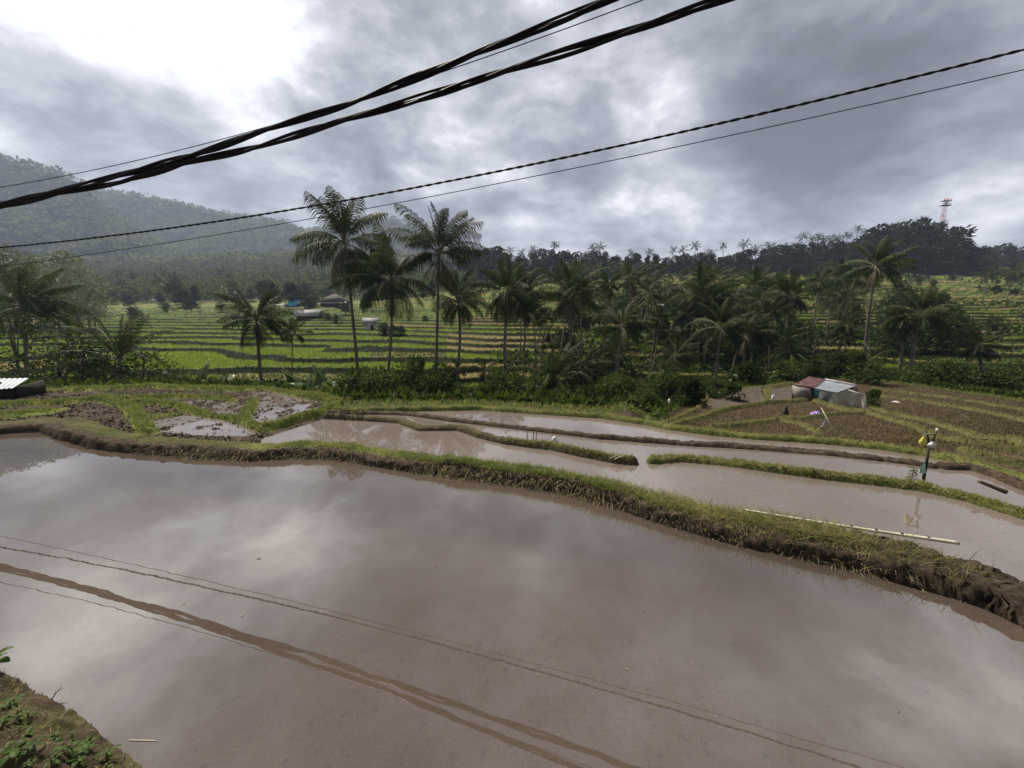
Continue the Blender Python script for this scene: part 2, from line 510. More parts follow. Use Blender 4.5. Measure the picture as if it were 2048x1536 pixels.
M['weed'] = leafmat('weed_leaf', (.030, .058, .012), (.075, .12, .026), 5, .4, .5, .12)
M['far_forest'] = leafmat('far_forest_leaf', (.012, .020, .010), (.17, .19, .10), .05, .2, .9, .03, .3, .42, .78)  # pale end paints the glint of distant crowns into the leaf colour
M['cable'] = simple('cable_sheath', [(.3, (.006, .006, .007)), (.7, (.012, .012, .013))], 5, .6, .10)
M['wood'] = simple('weathered_wood', [(.3, (.06, .045, .032)), (.7, (.15, .11, .075))], 7, .85, .2, .5, 25)
M['bamboo'] = simple('dry_bamboo', [(.3, (.36, .32, .22)), (.55, (.55, .50, .38)), (.75, (.66, .62, .50))], 9, .45, .4)
M['white_plastic'] = simple('white_plastic', [(.3, (.34, .34, .34)), (.7, (.52, .52, .51))], 6, .5)
M['yellow_plastic'] = simple('yellow_plastic', [(.3, (.34, .32, .03)), (.7, (.50, .48, .08))], 8, .4, .4)
M['mint_plastic'] = simple('mint_plastic', [(.3, (.25, .42, .36)), (.7, (.38, .52, .46))], 8, .4, .4)
M['purple'] = simple('violet_cloth', [(.3, (.20, .11, .40)), (.6, (.33, .22, .55)), (.75, (.5, .44, .62))], 6, .7)
M['canvas_light'] = simple('pale_canvas', [(.3, (.34, .32, .26)), (.7, (.54, .51, .43))], 3, .9, .2, .5, 5)
M['canvas_dark'] = simple('slate_canvas', [(.3, (.08, .095, .10)), (.7, (.17, .19, .19))], 3, .9, .2, .5, 5)
M['teal'] = simple('teal_tarp', [(.3, (.015, .05, .065)), (.7, (.03, .09, .11))], 3, .7)
M['block'] = simple('grey_render', [(.3, (.17, .155, .135)), (.7, (.32, .30, .27))], 2.5, .95, .1, .4)
M['dark_in'] = simple('dark_timber', [(.3, (.02, .017, .014)), (.7, (.045, .036, .03))], 3, .9)
M['zinc'] = simple('zinc_sheet', [(.3, (.15, .165, .18)), (.55, (.25, .27, .29)), (.75, (.34, .36, .38))], 2.2, .5, .5, 0, None, 'Object', .25)
M['rust'] = simple('rusty_sheet', [(.38, (.06, .045, .038)), (.46, (.17, .035, .032)), (.53, (.09, .045, .038)), (.60, (.17, .16, .15))], 4.5, .7, .3, 0, None, 'Object', 0, 3)
M['white_sheet'] = simple('whitish_sheet', [(.3, (.22, .225, .23)), (.5, (.36, .36, .36)), (.7, (.46, .46, .45))], 2.2, .6, .15)
M['blue'] = simple('sky_blue_sheet', [(.3, (.06, .34, .62)), (.7, (.10, .46, .76))], .8, .5)
M['thatch'] = simple('dark_roof_tile', [(.3, (.035, .032, .03)), (.7, (.08, .072, .065))], 3, .9, .2, .5)
M['greyroof'] = simple('grey_roof', [(.3, (.13, .13, .135)), (.7, (.22, .22, .22))], 2, .8)
M['plaster'] = simple('pale_plaster', [(.3, (.32, .31, .29)), (.7, (.48, .47, .44))], 2, .9)
M['steel_red'] = simple('red_steel', [(.3, (.40, .06, .05)), (.7, (.5, .09, .07))], 3, .6)
M['steel_white'] = simple('white_steel', [(.3, (.45, .45, .46)), (.7, (.6, .6, .6))], 3, .6)
M['bird'] = simple('bird_plumage', [(.3, (.03, .03, .03)), (.7, (.06, .06, .06))], 8, .9)


def ground_mat():
    m, nt, out = nodes('ground_soil')
    tc = N(nt, 'ShaderNodeTexCoord'); P = tc.outputs['Object']
    at1 = N(nt, 'ShaderNodeAttribute', attribute_name='zone'); sp = N(nt, 'ShaderNodeSeparateColor'); nt.links.new(at1.outputs['Color'], sp.inputs[0])
    at2 = N(nt, 'ShaderNodeAttribute', attribute_name='zone_b'); sp2 = N(nt, 'ShaderNodeSeparateColor'); nt.links.new(at2.outputs['Color'], sp2.inputs[0])
    nf = noise(nt, P, 9, 8, .65); nm = noise(nt, P, 1.6, 6); nb = noise(nt, P, .11, 5)
    mud = ramp(nt, nf, [(.30, (.018, .013, .009)), (.52, (.048, .035, .024)), (.72, (.095, .072, .052))])
    gr = ramp(nt, nm, [(.30, (.045, .052, .015)), (.50, (.10, .115, .028)), (.70, (.165, .16, .052))])
    st = ramp(nt, nf, [(.30, (.026, .016, .010)), (.55, (.062, .043, .028)), (.75, (.11, .082, .054))])
    ri = ramp(nt, noise(nt, P, .45, 8, .65), [(.30, (.055, .090, .014)), (.5, (.100, .145, .021)), (.70, (.155, .185, .038))])
    br = ramp(nt, noise(nt, P, .7, 8, .65), [(.30, (.10, .085, .03)), (.5, (.165, .13, .055)), (.70, (.20, .17, .08))])
    rs = ramp(nt, noise(nt, P, .8, 8, .7), [(.30, (.004, .006, .002)), (.55, (.009, .013, .004)), (.75, (.022, .028, .009))])  # dark riser weeds, with their backlit shade also darkened into the colour
    fo = ramp(nt, nb, [(.30, (.018, .028, .014)), (.70, (.045, .062, .026))])
    c = mixc(nt, sp.outputs[0], mud, gr)
    c = mixc(nt, sp.outputs[2], c, st)
    tn = N(nt, 'ShaderNodeAttribute', attribute_name='tone')
    ri = mixc(nt, tn.outputs['Fac'], ri, ramp(nt, noise(nt, P, .6, 8, .65), [(.30, (.05, .075, .018)), (.5, (.085, .11, .03)), (.70, (.15, .16, .06))]))
    c = mixc(nt, sp.outputs[1], c, ri)
    c = mixc(nt, sp2.outputs[1], c, br)
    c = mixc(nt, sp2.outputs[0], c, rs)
    c = mixc(nt, sp2.outputs[2], c, fo)
    b = N(nt, 'ShaderNodeBsdfPrincipled'); b.inputs['Roughness'].default_value = .85; b.inputs['Specular IOR Level'].default_value = .06
    nt.links.new(c, b.inputs['Base Color'])
    bn = N(nt, 'ShaderNodeBump'); bn.inputs['Strength'].default_value = .7; bn.inputs['Distance'].default_value = .03
    nt.links.new(noise(nt, P, 22, 8, .65), bn.inputs['Height']); nt.links.new(bn.outputs[0], b.inputs['Normal'])
    nt.links.new(b.outputs[0], out.inputs[0])
    return m


def water_mat(name, mud, bump=.02, scale=1.4, rough=.004):
    m, nt, out = nodes(name)
    tc = N(nt, 'ShaderNodeTexCoord'); P = tc.outputs['Object']
    f = noise(nt, P, .55, 6, .55)
    g = noise(nt, P, 14, 7, .7)
    a = tuple(v * .84 for v in mud); b_ = tuple(v * 1.12 for v in mud)
    c = ramp(nt, f, [(.3, a), (.7, b_)])
    c = mixc(nt, ramp(nt, g, [(.56, (0, 0, 0)), (.70, (.75, .75, .75))]), c, tuple(v * .45 for v in mud))
    c = mixc(nt, ramp(nt, noise(nt, P, 60, 3, .7), [(.42, (0, 0, 0)), (.66, (.55, .55, .55))]), c, tuple(v * .65 for v in mud))
    b = N(nt, 'ShaderNodeBsdfPrincipled'); b.inputs['Roughness'].default_value = rough; b.inputs['IOR'].default_value = 2.15
    nt.links.new(c, b.inputs['Base Color'])
    bn = N(nt, 'ShaderNodeBump'); bn.inputs['Strength'].default_value = bump; bn.inputs['Distance'].default_value = .05
    w1 = noise(nt, P, scale, 3, .5); w2 = noise(nt, P, scale * 4, 2, .5)
    nt.links.new(math_(nt, 'ADD', w1, math_(nt, 'MULTIPLY', w2, .25)), bn.inputs['Height']); nt.links.new(bn.outputs[0], b.inputs['Normal'])
    nt.links.new(b.outputs[0], out.inputs[0])
    return m


M['ground'] = ground_mat()
M['water'] = water_mat('muddy_water', (.076, .057, .044), .012, 1.1)
M['water_still'] = water_mat('still_muddy_water', (.140, .112, .096), .010, 1.6)

HAZE = .00031
# ------------------------------------------------------------------ camera, sky, sun
cam = bpy.data.objects.new('camera', bpy.data.cameras.new('camera'))
COL.objects.link(cam)
cam.location = (0, 0, EYE); cam.rotation_euler = (PI / 2 - PITCH, 0, 0)
cam.data.sensor_width = 36; cam.data.lens = 36 * F / 2048
cam.data.clip_start = .05; cam.data.clip_end = 9000
SC.camera = cam

SUN_AZ, SUN_EL = math.radians(-38), math.radians(56)
sd = np.array((math.sin(SUN_AZ) * math.cos(SUN_EL), math.cos(SUN_AZ) * math.cos(SUN_EL), math.sin(SUN_EL)))
sl = bpy.data.lights.new('sun', 'SUN'); sl.energy = 5.0; sl.angle = math.radians(7); sl.color = (1, .93, .81)
so = bpy.data.objects.new('sun', sl); COL.objects.link(so)
from mathutils import Vector
so.rotation_euler = Vector([-v for v in sd]).to_track_quat('-Z', 'Y').to_euler()
so.location = (0, 0, 60)

W = bpy.data.worlds.new('World'); SC.world = W; W.use_nodes = True
nt = W.node_tree
for n in list(nt.nodes): nt.nodes.remove(n)
wo = N(nt, 'ShaderNodeOutputWorld'); bg = N(nt, 'ShaderNodeBackground')
tc = N(nt, 'ShaderNodeTexCoord'); vn = N(nt, 'ShaderNodeVectorMath', operation='NORMALIZE'); nt.links.new(tc.outputs['Generated'], vn.inputs[0])
D = vn.outputs[0]
sx = N(nt, 'ShaderNodeSeparateXYZ'); nt.links.new(D, sx.inputs[0])
zz = math_(nt, 'ADD', math_(nt, 'MAXIMUM', sx.outputs[2], 0.0), .40)
cv = N(nt, 'ShaderNodeCombineXYZ')
nt.links.new(math_(nt, 'DIVIDE', sx.outputs[0], zz), cv.inputs[0]); nt.links.new(math_(nt, 'DIVIDE', sx.outputs[1], zz), cv.inputs[1])
CV = cv.outputs[0]
n1 = noise(nt, CV, 1.55, 10, .57, .3)
n2 = noise(nt, CV, 5.8, 9, .60, .2)
wv = N(nt, 'ShaderNodeVectorMath', operation='MULTIPLY'); nt.links.new(D, wv.inputs[0]); wv.inputs[1].default_value = (1, 1, 2.2)
n3 = noise(nt, wv.outputs[0], 4.4, 9, .60, .25)
acc = .30
for px, py, amp, sig in [(340, 120, .20, 6), (200, 70, .04, 6), (500, 130, .14, 4), (120, 40, .05, 6), (560, 40, .10, 7), (40, 200, .06, 5), (1330, 150, .12, 4.5), (1390, 250, .09, 5), (1280, 290, .12, 4), (1180, 130, .06, 5),
                         (1350, 440, .10, 4), (1000, 300, .05, 6), (1980, 400, .17, 4.5), (1830, 420, .18, 3.5), (1700, 450, .12, 3), (1900, 470, .08, 4), (1250, 460, .14, 6), (1020, 440, .08, 6), (1420, 460, .06, 5), (1450, 400, .05, 4), (560, 415, .12, 3.5), (10, 290, .20, 3.0),
                         (1850, 320, -.16, 5.5), (1650, 365, -.14, 5), (2030, 265, -.16, 5), (1560, 250, -.06, 6), (1500, 330, -.04, 4), (1900, 60, .06, 8), (760, 60, -.03, 6), (800, 260, .08, 7), (650, 300, -.05, 5), (480, 330, -.04, 5), (850, 340, .0, 6), (250, 265, -.12, 5),
                         (1150, 350, -.04, 5), (60, 255, -.14, 4), (1560, 120, -.05, 7)]:
    dv = raydir(px, py)
    dp = N(nt, 'ShaderNodeVectorMath', operation='DOT_PRODUCT'); nt.links.new(D, dp.inputs[0]); dp.inputs[1].default_value = dv
    k = 1 / math.radians(sig) ** 2
    e = math_(nt, 'EXPONENT', math_(nt, 'MULTIPLY', math_(nt, 'SUBTRACT', dp.outputs['Value'], 1.0), k))
    acc = math_(nt, 'MULTIPLY_ADD', e, amp, acc)
for px, py, amp, sig in [(600, 1050, .22, 6), (440, 960, .08, 5), (330, 1150, .20, 7), (60, 1310, .22, 7), (2000, 1330, .20, 9), (1490, 1440, .20, 3.5), (1900, 1150, .06, 8), (900, 1250, -.04, 9), (700, 1400, -.08, 9), (1180, 1180, -.04, 7)]:
    dv = raydir(px, py); dv[2] = -dv[2]                       # the sky above the frame, seen only as a reflection
    dp = N(nt, 'ShaderNodeVectorMath', operation='DOT_PRODUCT'); nt.links.new(D, dp.inputs[0]); dp.inputs[1].default_value = dv
    e = math_(nt, 'EXPONENT', math_(nt, 'MULTIPLY', math_(nt, 'SUBTRACT', dp.outputs['Value'], 1.0), 1 / math.radians(sig) ** 2))
    acc = math_(nt, 'MULTIPLY_ADD', e, amp, acc)
cl = math_(nt, 'MULTIPLY_ADD', math_(nt, 'SUBTRACT', n1, .5), 1.45, acc)
cl = math_(nt, 'MULTIPLY_ADD', math_(nt, 'SUBTRACT', n2, .5), .42, cl)
cl = math_(nt, 'MULTIPLY_ADD', math_(nt, 'SUBTRACT', n3, .5), .75, cl)
cl = math_(nt, 'MULTIPLY', cl, .6)
cc = ramp(nt, cl, [(0.0, (.075, .078, .088)), (.096, (.132, .137, .158)), (.204, (.252, .261, .292)), (.30, (.445, .456, .488)), (.39, (.775, .785, .81)), (.47, (1.1, 1.1, 1.09)), (.70, (2.3, 2.27, 2.2)), (.95, (3.8, 3.75, 3.6))])
sky = N(nt, 'ShaderNodeTexSky', sky_type='NISHITA'); sky.sun_disc = False; sky.sun_elevation = SUN_EL; sky.sun_rotation = SUN_AZ
sky.dust_density = 2
sk = N(nt, 'ShaderNodeVectorMath', operation='SCALE'); nt.links.new(sky.outputs[0], sk.inputs[0]); sk.inputs['Scale'].default_value = .08
gap = math_(nt, 'MULTIPLY', ramp(nt, noise(nt, CV, 1.7, 6, .6), [(.60, (0, 0, 0)), (.72, (.35, .35, .35))]), 1.0)
col = mixc(nt, gap, cc, sk.outputs[0])
below = math_(nt, 'LESS_THAN', sx.outputs[2], -.02)
col = mixc(nt, below, col, (.05, .055, .045))
nt.links.new(col, bg.inputs['Color']); bg.inputs['Strength'].default_value = .95
nt.links.new(bg.outputs[0], wo.inputs['Surface'])
W.cycles.sampling_method = 'MANUAL'; W.cycles.sample_map_resolution = 512

SC.view_settings.view_transform = 'Standard'; SC.view_settings.look = 'None'
SC.view_settings.exposure = 0.84; SC.view_settings.gamma = 1.0
SC.render.engine = 'CYCLES'
SC.cycles.max_bounces = 6; SC.cycles.diffuse_bounces = 3; SC.cycles.glossy_bounces = 3; SC.cycles.transmission_bounces = 4
SC.cycles.transparent_max_bounces = 6; SC.cycles.volume_bounces = 0
SC.cycles.use_denoising = True
SC.cycles.caustics_reflective = False; SC.cycles.caustics_refractive = False

# ------------------------------------------------------------------ the ground, one sheet to the mountains
rows = np.concatenate([np.geomspace(.35, 1.0, 50)[:-1], np.geomspace(1.0, 3.6, 260)[:-1], np.geomspace(3.6, 24, 430)[:-1], np.geomspace(24, 34, 60)[:-1], np.geomspace(34, 215, 380)[:-1], np.geomspace(215, 2150, 190)])
us = np.linspace(-1.9, 1.9, 780)
UU, YY = np.meshgrid(us, rows)
XX = UU * YY
ZZ, info = land(XX.ravel(), YY.ravel())
nr, nc = UU.shape
# the steep mud face is broken up sideways as well
fy = (np.abs(YY - np.interp(XX, [q[0] for q in B1], [q[1] for q in B1])) < .6) & (YY > 2.2) & (XX > -9) & (XX < 9)
kk = sstep(ZZ, -.2, .0).reshape(UU.shape) * fy
xr_, zr_ = XX.ravel(), ZZ
wob_ = (fbm(xr_ * 6 + 5, zr_ * 9, 71, 3) * .055 + fbm(xr_ * 19, zr_ * 24, 72, 3) * .04).reshape(UU.shape) * kk
V = np.stack([XX.ravel() + .4 * wob_.ravel(), YY.ravel() - wob_.ravel() * np.interp(XX.ravel(), [-3, 3, 4.4], [.8, 1, 1.7]), ZZ], 1)
i = (np.arange(nr - 1)[:, None] * nc + np.arange(nc - 1)[None]).ravel()
Q = np.stack([i, i + 1, i + nc + 1, i + nc], 1)
gm = mesh('ground', V, Q, M['ground'], smooth=True)


def crop(X, Y, info):
    """which crop stands on a terrace: 0 rice, 1 harvested, 2 rough grass"""
    u = info['u']
    cell = np.floor(u * 3.1 + info['lev'] * .37)
    h = _hash(cell, info['lev'], 5)
    mid = (u > -.17) & (u < .20) & (Y < 96)
    right = u >= .20
    c = np.where(h < .82, 0, 1)
    c = np.where((u < -.17) & (h > .95), 2, c)
    c = np.where(mid, np.where(h < .70, 1, 0), c)
    c = np.where(right & (h < .38), 0, c)
    c = np.where(right & (h >= .38), 2, c)
    c = np.where(right & (h > .78), 1, c)
    return c


Xr, Yr = XX.ravel(), YY.ravel()
cr = crop(Xr, Yr, info)
tread = (info['tm'] > .5) & (info['riser'] < .5)
zone = np.zeros((len(V), 4), np.float32); zone[:, 3] = 1
zb = np.zeros((len(V), 4), np.float32); zb[:, 3] = 1
past = Yr > info['ye']
zone[:, 0] = np.where(info['near'] & ~past, info['grass'], 1)
zone[:, 1] = np.where(tread & (cr == 0), 1, 0)
zone[:, 2] = info['stub']
zb[:, 1] = np.where(tread & (cr == 1), 1, 0) + np.where(tread & (cr == 2), .35, 0)
zone[:, 0] = np.where(tread & (cr == 2), 1, zone[:, 0])
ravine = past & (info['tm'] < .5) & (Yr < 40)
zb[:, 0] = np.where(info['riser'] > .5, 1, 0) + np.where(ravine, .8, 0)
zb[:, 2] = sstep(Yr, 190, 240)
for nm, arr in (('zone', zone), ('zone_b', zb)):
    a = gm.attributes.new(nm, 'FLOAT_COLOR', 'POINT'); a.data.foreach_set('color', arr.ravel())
a = gm.attributes.new('tone', 'FLOAT', 'POINT')
hh = _hash(np.floor(info['u'] * 4.3 + info['lev'] * .61), info['lev'], 9)
a.data.foreach_set('value', (np.clip((hh - .35) * 1.5 + .35 * (info['u'] > .15), 0, 1) * .9).astype(np.float32))
link('ground', gm, kind='structure')


def sheet(name, P, z, mat):
    from mathutils.geometry import tessellate_polygon
    tri = tessellate_polygon([[Vector((q[0], q[1], 0)) for q in P]])
    me = bpy.data.meshes.new(name)
    me.from_pydata([(q[0], q[1], z) for q in P], [], [tuple(t) for t in tri]); me.materials.append(mat); me.update()
    me.validate()
    if me.polygons and sum(p.normal.z for p in me.polygons) < 0: me.flip_normals()
    return link(name, me, kind='structure')


sheet('water', POOL1, W1, M['water'])
sheet('water', POOL2, W2, M['water_still'])
sheet('water', POOL3, W3, M['water_still'])
sheet('water', POOL4, W4, M['water_still'])
for P, zs, zw in PLOT:
    if zw is not None:
        sheet('water', _xy(P), zw, M['water_still'])
# land behind the viewer
me = bpy.data.meshes.new('roadside'); xs_ = np.linspace(-60, 60, 25); ys_ = np.linspace(-40, .36, 12)
vv = [(x, y, .72) for y in ys_ for x in xs_]
me.from_pydata(vv, [], [(r * 25 + c, r * 25 + c + 1, r * 25 + c + 26, r * 25 + c + 25) for r in range(11) for c in range(24)])
me.materials.append(M['ground']); link('roadside', me, kind='structure')

# ------------------------------------------------------------------ haze
hz, hnt, hout = nodes('valley_haze')
pv = N(hnt, 'ShaderNodeVolumePrincipled'); pv.inputs['Color'].default_value = (.42, .50, .69, 1); pv.inputs['Density'].default_value = HAZE
pv.inputs['Anisotropy'].default_value = .2
hnt.links.new(pv.outputs[0], hout.inputs['Volume'])
hb = MB().box((0, 1090, 240), (9000, 2300, 500))
hm = hb.mesh('haze', hz)
link('haze', hm, kind='stuff')

# ------------------------------------------------------------------ cables
def cable_path(pts, a, b, x0=-46, x1=13, n=240, deg=2):
    xs = []; zs = []
    for px, py in pts:
        u, t = ut(px, py)
        y = a / (1 - b * u)
        xs.append(u * y); zs.append(EYE + t * y)
    pf = np.polyfit(xs, zs, deg)
    X = np.linspace(x0, x1, n)
    Xc = np.clip(X, min(xs) - 3, max(xs) + 4)
    Z = np.polyval(pf, Xc) + (X - Xc) * np.where(X < Xc, np.polyval(np.polyder(pf), min(xs) - 3), np.polyval(np.polyder(pf), max(xs) + 4))
    return np.stack([X, a + b * X, Z], 1)


def twisted(name, path, strands, label, cat, group=None):
    top = bpy.data.objects.new(name, None); COL.objects.link(top)
    top.location = [float(v) for v in path[0]]
    top['label'] = label; top['category'] = cat
    if group: top['group'] = group
    s = np.concatenate([[0], np.cumsum(np.linalg.norm(np.diff(path, axis=0), axis=1))])
    T = np.gradient(path, axis=0); T /= np.linalg.norm(T, axis=1)[:, None]
    up = np.array((0, 0, 1.0)); S = np.cross(T, up); S /= np.linalg.norm(S, axis=1)[:, None]; U = np.cross(S, T)
    for r, off, period, ph, seed in strands:
        jit = np.array([vnoise(np.array([v / 1.9]), np.array([seed * 3.3]), seed)[0] for v in s])
        a = ph + s * 2 * PI / period + jit * 1.2
        rr = off * (.75 + .6 * np.array([vnoise(np.array([v / 1.4]), np.array([seed * 7.7]), seed + 9)[0] for v in s]))
        P = path + S * (np.cos(a) * rr)[:, None] + U * (np.sin(a) * rr)[:, None]
        m = MB().tube(P - path[0], r, 7)
        link('strand', m.mesh('strand', M['cable'], True), top)
    return top


cb = cable_path([(0, 412), (250, 365), (500, 292), (750, 222), (1024, 140), (1250, 65), (1440, 0)], 6.76, -.2105, n=420)
twisted('cable_bundle', cb, [(.026, .032, 3.4, 0, 1), (.026, .034, 3.4, 2.1, 2), (.027, .034, 3.9, 4.2, 3), (.022, .040, 4.6, 1.0, 4)], 'lower of the two thick black twisted cable bundles crossing the sky', 'cable', 'thick cable bundles overhead')
cb = cable_path([(0, 404), (250, 358), (400, 308), (500, 268), (700, 203), (860, 135), (1024, 80), (1230, 0)], 6.72, -.2105, n=420)
twisted('cable_bundle', cb, [(.026, .031, 3.6, 0, 5), (.026, .033, 3.6, 2.1, 6), (.026, .033, 4.0, 4.2, 7), (.020, .040, 4.9, 2.0, 8)], 'upper of the two thick black twisted cable bundles crossing the sky', 'cable', 'thick cable bundles overhead')
cb = cable_path([(60, 490), (400, 447), (700, 400), (1024, 335), (1400, 258), (1750, 175), (2048, 97)], 6.86, -.192, n=900)
twisted('twisted_wire', cb, [(.0105, .0095, .36, 0, 11), (.0105, .0095, .36, PI, 11)], 'thin two-strand twisted black wire below the thick bundles, rising to the right', 'wire')


def wire(name, pts, a, b, r, label, **k):
    P = cable_path(pts, a, b, n=120, **k)
    o = link(name, MB().tube(P - P[0], r, 6).mesh(name, M['cable'], True), loc=P[0], label=label, cat='wire')
    return o


wire('wire', [(0, 375), (240, 325), (480, 276), (760, 180), (1024, 95), (1290, 0)], 6.70, -.2105, .0075, 'thin plain black wire running just above the thick bundles at the left')
wire('wire', [(0, 533), (200, 505), (400, 477), (700, 422), (1024, 360), (1400, 285), (1750, 210), (2048, 137)], 6.81, -.18, .0065, 'lowest and thinnest plain black wire, just under the twisted wire')
#@@THINGS
# ------------------------------------------------------------------ leaves
def leaves(C, L, Wd, rng, up=0.25, dirs=None):
    """pointed leaf faces at points C; L length, Wd width; returns V, Q"""
    n = len(C)
    d = rng.normal(size=(n, 3)) if dirs is None else dirs + rng.normal(size=(n, 3)) * .35
    d[:, 2] -= up
    d /= np.linalg.norm(d, axis=1)[:, None] + 1e-9
    r = rng.normal(size=(n, 3)); s = np.cross(d, r); s /= np.linalg.norm(s, axis=1)[:, None] + 1e-9
    L = np.broadcast_to(L, (n,))[:, None] * rng.uniform(.7, 1.3, (n, 1)); Wd = np.broadcast_to(Wd, (n,))[:, None] * rng.uniform(.7, 1.3, (n, 1))
    V = np.stack([C, C + d * L * .45 + s * Wd * .5, C + d * L, C + d * L * .45 - s * Wd * .5], 1).reshape(-1, 3)
    Q = np.arange(4 * n).reshape(n, 4)
    return V, Q


def clumps(R, H, n, rng, flat=.75, low=0.0):
    """centres and sizes of leaf clumps filling a crown of radius R, height H"""
    out = []
    for i in range(n):
        a = rng.uniform(0, 2 * PI); h = low + (1 - low) * rng.uniform(.05, 1)
        prof = math.sin(PI * min(1, (h * .86 + .12))) ** .7
        r = R * prof * math.sqrt(rng.uniform(.05, 1)) * .8
        out.append((r * math.cos(a), r * math.sin(a), h * H, R * rng.uniform(.22, .42)))
    return np.array(out)


def crown_mesh(name, R, H, nclump, nleaf, L, Wd, mat, seed, low=0.0, flat=.7, up=.2):
    rng = np.random.default_rng(seed)
    c = clumps(R, H, nclump, rng, low=low)
    idx = rng.integers(0, nclump, nleaf)
    d = rng.normal(size=(nleaf, 3)); d /= np.linalg.norm(d, axis=1)[:, None]
    rr = rng.uniform(.35, 1.05, (nleaf, 1)) ** .6
    P = c[idx, :3] + d * rr * c[idx, 3:4] * np.array((1, 1, flat))
    V, Q = leaves(P, L, Wd, rng, up, d)
    return mesh(name, V, Q, mat), c


def trunk_mesh(name, H, r, c, seed, nl=5, mat=None):
    rng = np.random.default_rng(seed)
    m = MB()
    top = np.array((rng.normal() * .05 * H, rng.normal() * .05 * H, H))
    P = np.array([top * t + np.array((math.sin(t * 4 + seed) * .02 * H, math.cos(t * 3 + seed) * .02 * H, 0)) for t in np.linspace(0, 1, 7)])
    m.tube(P, np.linspace(r, r * .55, 7) * np.array([1.35, 1.05, 1, 1, 1, 1, 1]), 7)
    for k in rng.choice(len(c), min(nl, len(c)), replace=False):
        e = c[k, :3]; b = P[rng.integers(3, 6)]
        m.tube([b, b * .5 + e * .5 + np.array((0, 0, .05 * H)), e], [r * .45, r * .3, r * .12], 5)
    return m.mesh(name, mat or M['treebark'], True)


def frond(m, base, az, el, L, droop, nl, lmax, wd, rng, hang=.35, twist=0.0, mi=0, ns=9, bare=.16):
    """one feather leaf: a curved stalk with two rows of hanging leaflets"""
    a = np.array((math.cos(az), math.sin(az), 0))
    p = np.array(base, float); P = [p]; e = el
    for i in range(ns):
        s = (i + 1) / ns
        e = el - droop * s ** 1.35
        p = p + (a * math.cos(e) + np.array((0, 0, math.sin(e)))) * (L / ns); P.append(p)
    P = np.array(P)
    m.tube(P, np.linspace(.045, .008, ns + 1) * (L / 4.0), 4, m=1, cap=False)
    t = np.linspace(bare, .995, nl)
    fx = t * ns; i0 = np.minimum(fx.astype(int), ns - 1); f = (fx - i0)[:, None]
    B = P[i0] * (1 - f) + P[i0 + 1] * f
    T = P[i0 + 1] - P[i0]; T /= np.linalg.norm(T, axis=1)[:, None]
    S0 = np.array((-a[1], a[0], 0.0))
    for sgn in (-1, 1):
        U = np.cross(T, S0) * -1
        S = S0 * math.cos(twist) + np.cross(T, S0) * math.sin(twist)
        ln = lmax * (np.sin(np.clip((t - bare) / (1 - bare) * .86 + .14, 0, 1) * PI) ** .55)[:, None] * rng.uniform(.8, 1.12, (nl, 1))
        d = S * sgn * .85 + T * .55 + U * .1
        d = d + rng.normal(size=d.shape) * .07; d /= np.linalg.norm(d, axis=1)[:, None]
        dn = np.array((0, 0, -1.0))
        mid = B + d * ln * .5 + dn * ln * hang * .22
        tip = B + d * ln * (.98 - hang * .25) + dn * ln * hang * (.95 + .3 * rng.random((nl, 1)))
        w = T * wd * .5
        V = np.stack([B - w * .6, B + w * .6, mid + w, mid - w, tip], 1).reshape(-1, 3)
        k = np.arange(nl)[:, None] * 5
        m.add(V, k + np.array((0, 1, 2, 3)), k + np.array((3, 2, 4)), mi)


def palm_crown(seed, n=22, L=3.6, nl=42, lmax=1.0, wd=.055, spear=2, mess=.25, low=-.35, wind=None, hang=.45):
    rng = np.random.default_rng(seed); m = MB()
    for i in range(n):
        s = (i + .5) / n
        az = i * 2.39996 + rng.normal() * .4
        el = 1.42 - (1.42 - low) * s ** 1.05 + rng.normal() * mess * .4
        dr = .75 + .65 * s + rng.normal() * .2
        if wind is not None:
            dw = (az - wind + PI) % (2 * PI) - PI
            az = wind + dw * .72; el = el + .25 * math.cos(dw)
        frond(m, (0.10 * math.cos(az), 0.10 * math.sin(az), .1 - .3 * s), az, el, L * (.82 + .3 * math.sin(PI * min(1, s + .18))) * rng.uniform(.85, 1.1), dr, nl, lmax, wd, rng,
              hang=hang + .35 * s, twist=rng.normal() * .35)
    for i in range(spear):
        frond(m, (0, 0, .1), rng.uniform(0, 6.28), 1.36 + rng.normal() * .08, L * .82, .25, nl, lmax * .45, wd, rng, hang=-.15, twist=rng.uniform(0, 3))
    return m


def crown_obj(m, name='palm_crown', mat='palm'):
    return m.mesh(name, [M[mat], M['rachis' if mat == 'palm' else mat]])


CROWN = [crown_obj(palm_crown(100 + i, n=25 + (i * 5) % 8, spear=1 + i % 3, low=(-.45, -.2, -.05)[i % 3], mess=.4 + .1 * (i % 3), wind=(None, .3, None, 2.6, None, .2, None, 3.4)[i])) for i in range(8)]
CROWN_MID = [crown_obj(palm_crown(200 + i, n=17 + i, nl=15, wd=.12, lmax=.85, spear=1 + i % 2)) for i in range(6)]
CROWN_FAR = [crown_obj(palm_crown(300 + i, n=14 + i, nl=8, wd=.26, lmax=.9, spear=1), mat='palm_far') for i in range(4)]
YOUNG = [crown_obj(palm_crown(400 + i, n=15 + 3 * i, L=4.6, nl=40, lmax=.95, wd=.06, spear=2, low=.15, hang=.25)) for i in range(3)]
ARECA = [crown_obj(palm_crown(500 + i, n=11 + i, L=1.7, nl=20, lmax=.62, wd=.07, spear=1, low=-.45, hang=.5)) for i in range(3)]


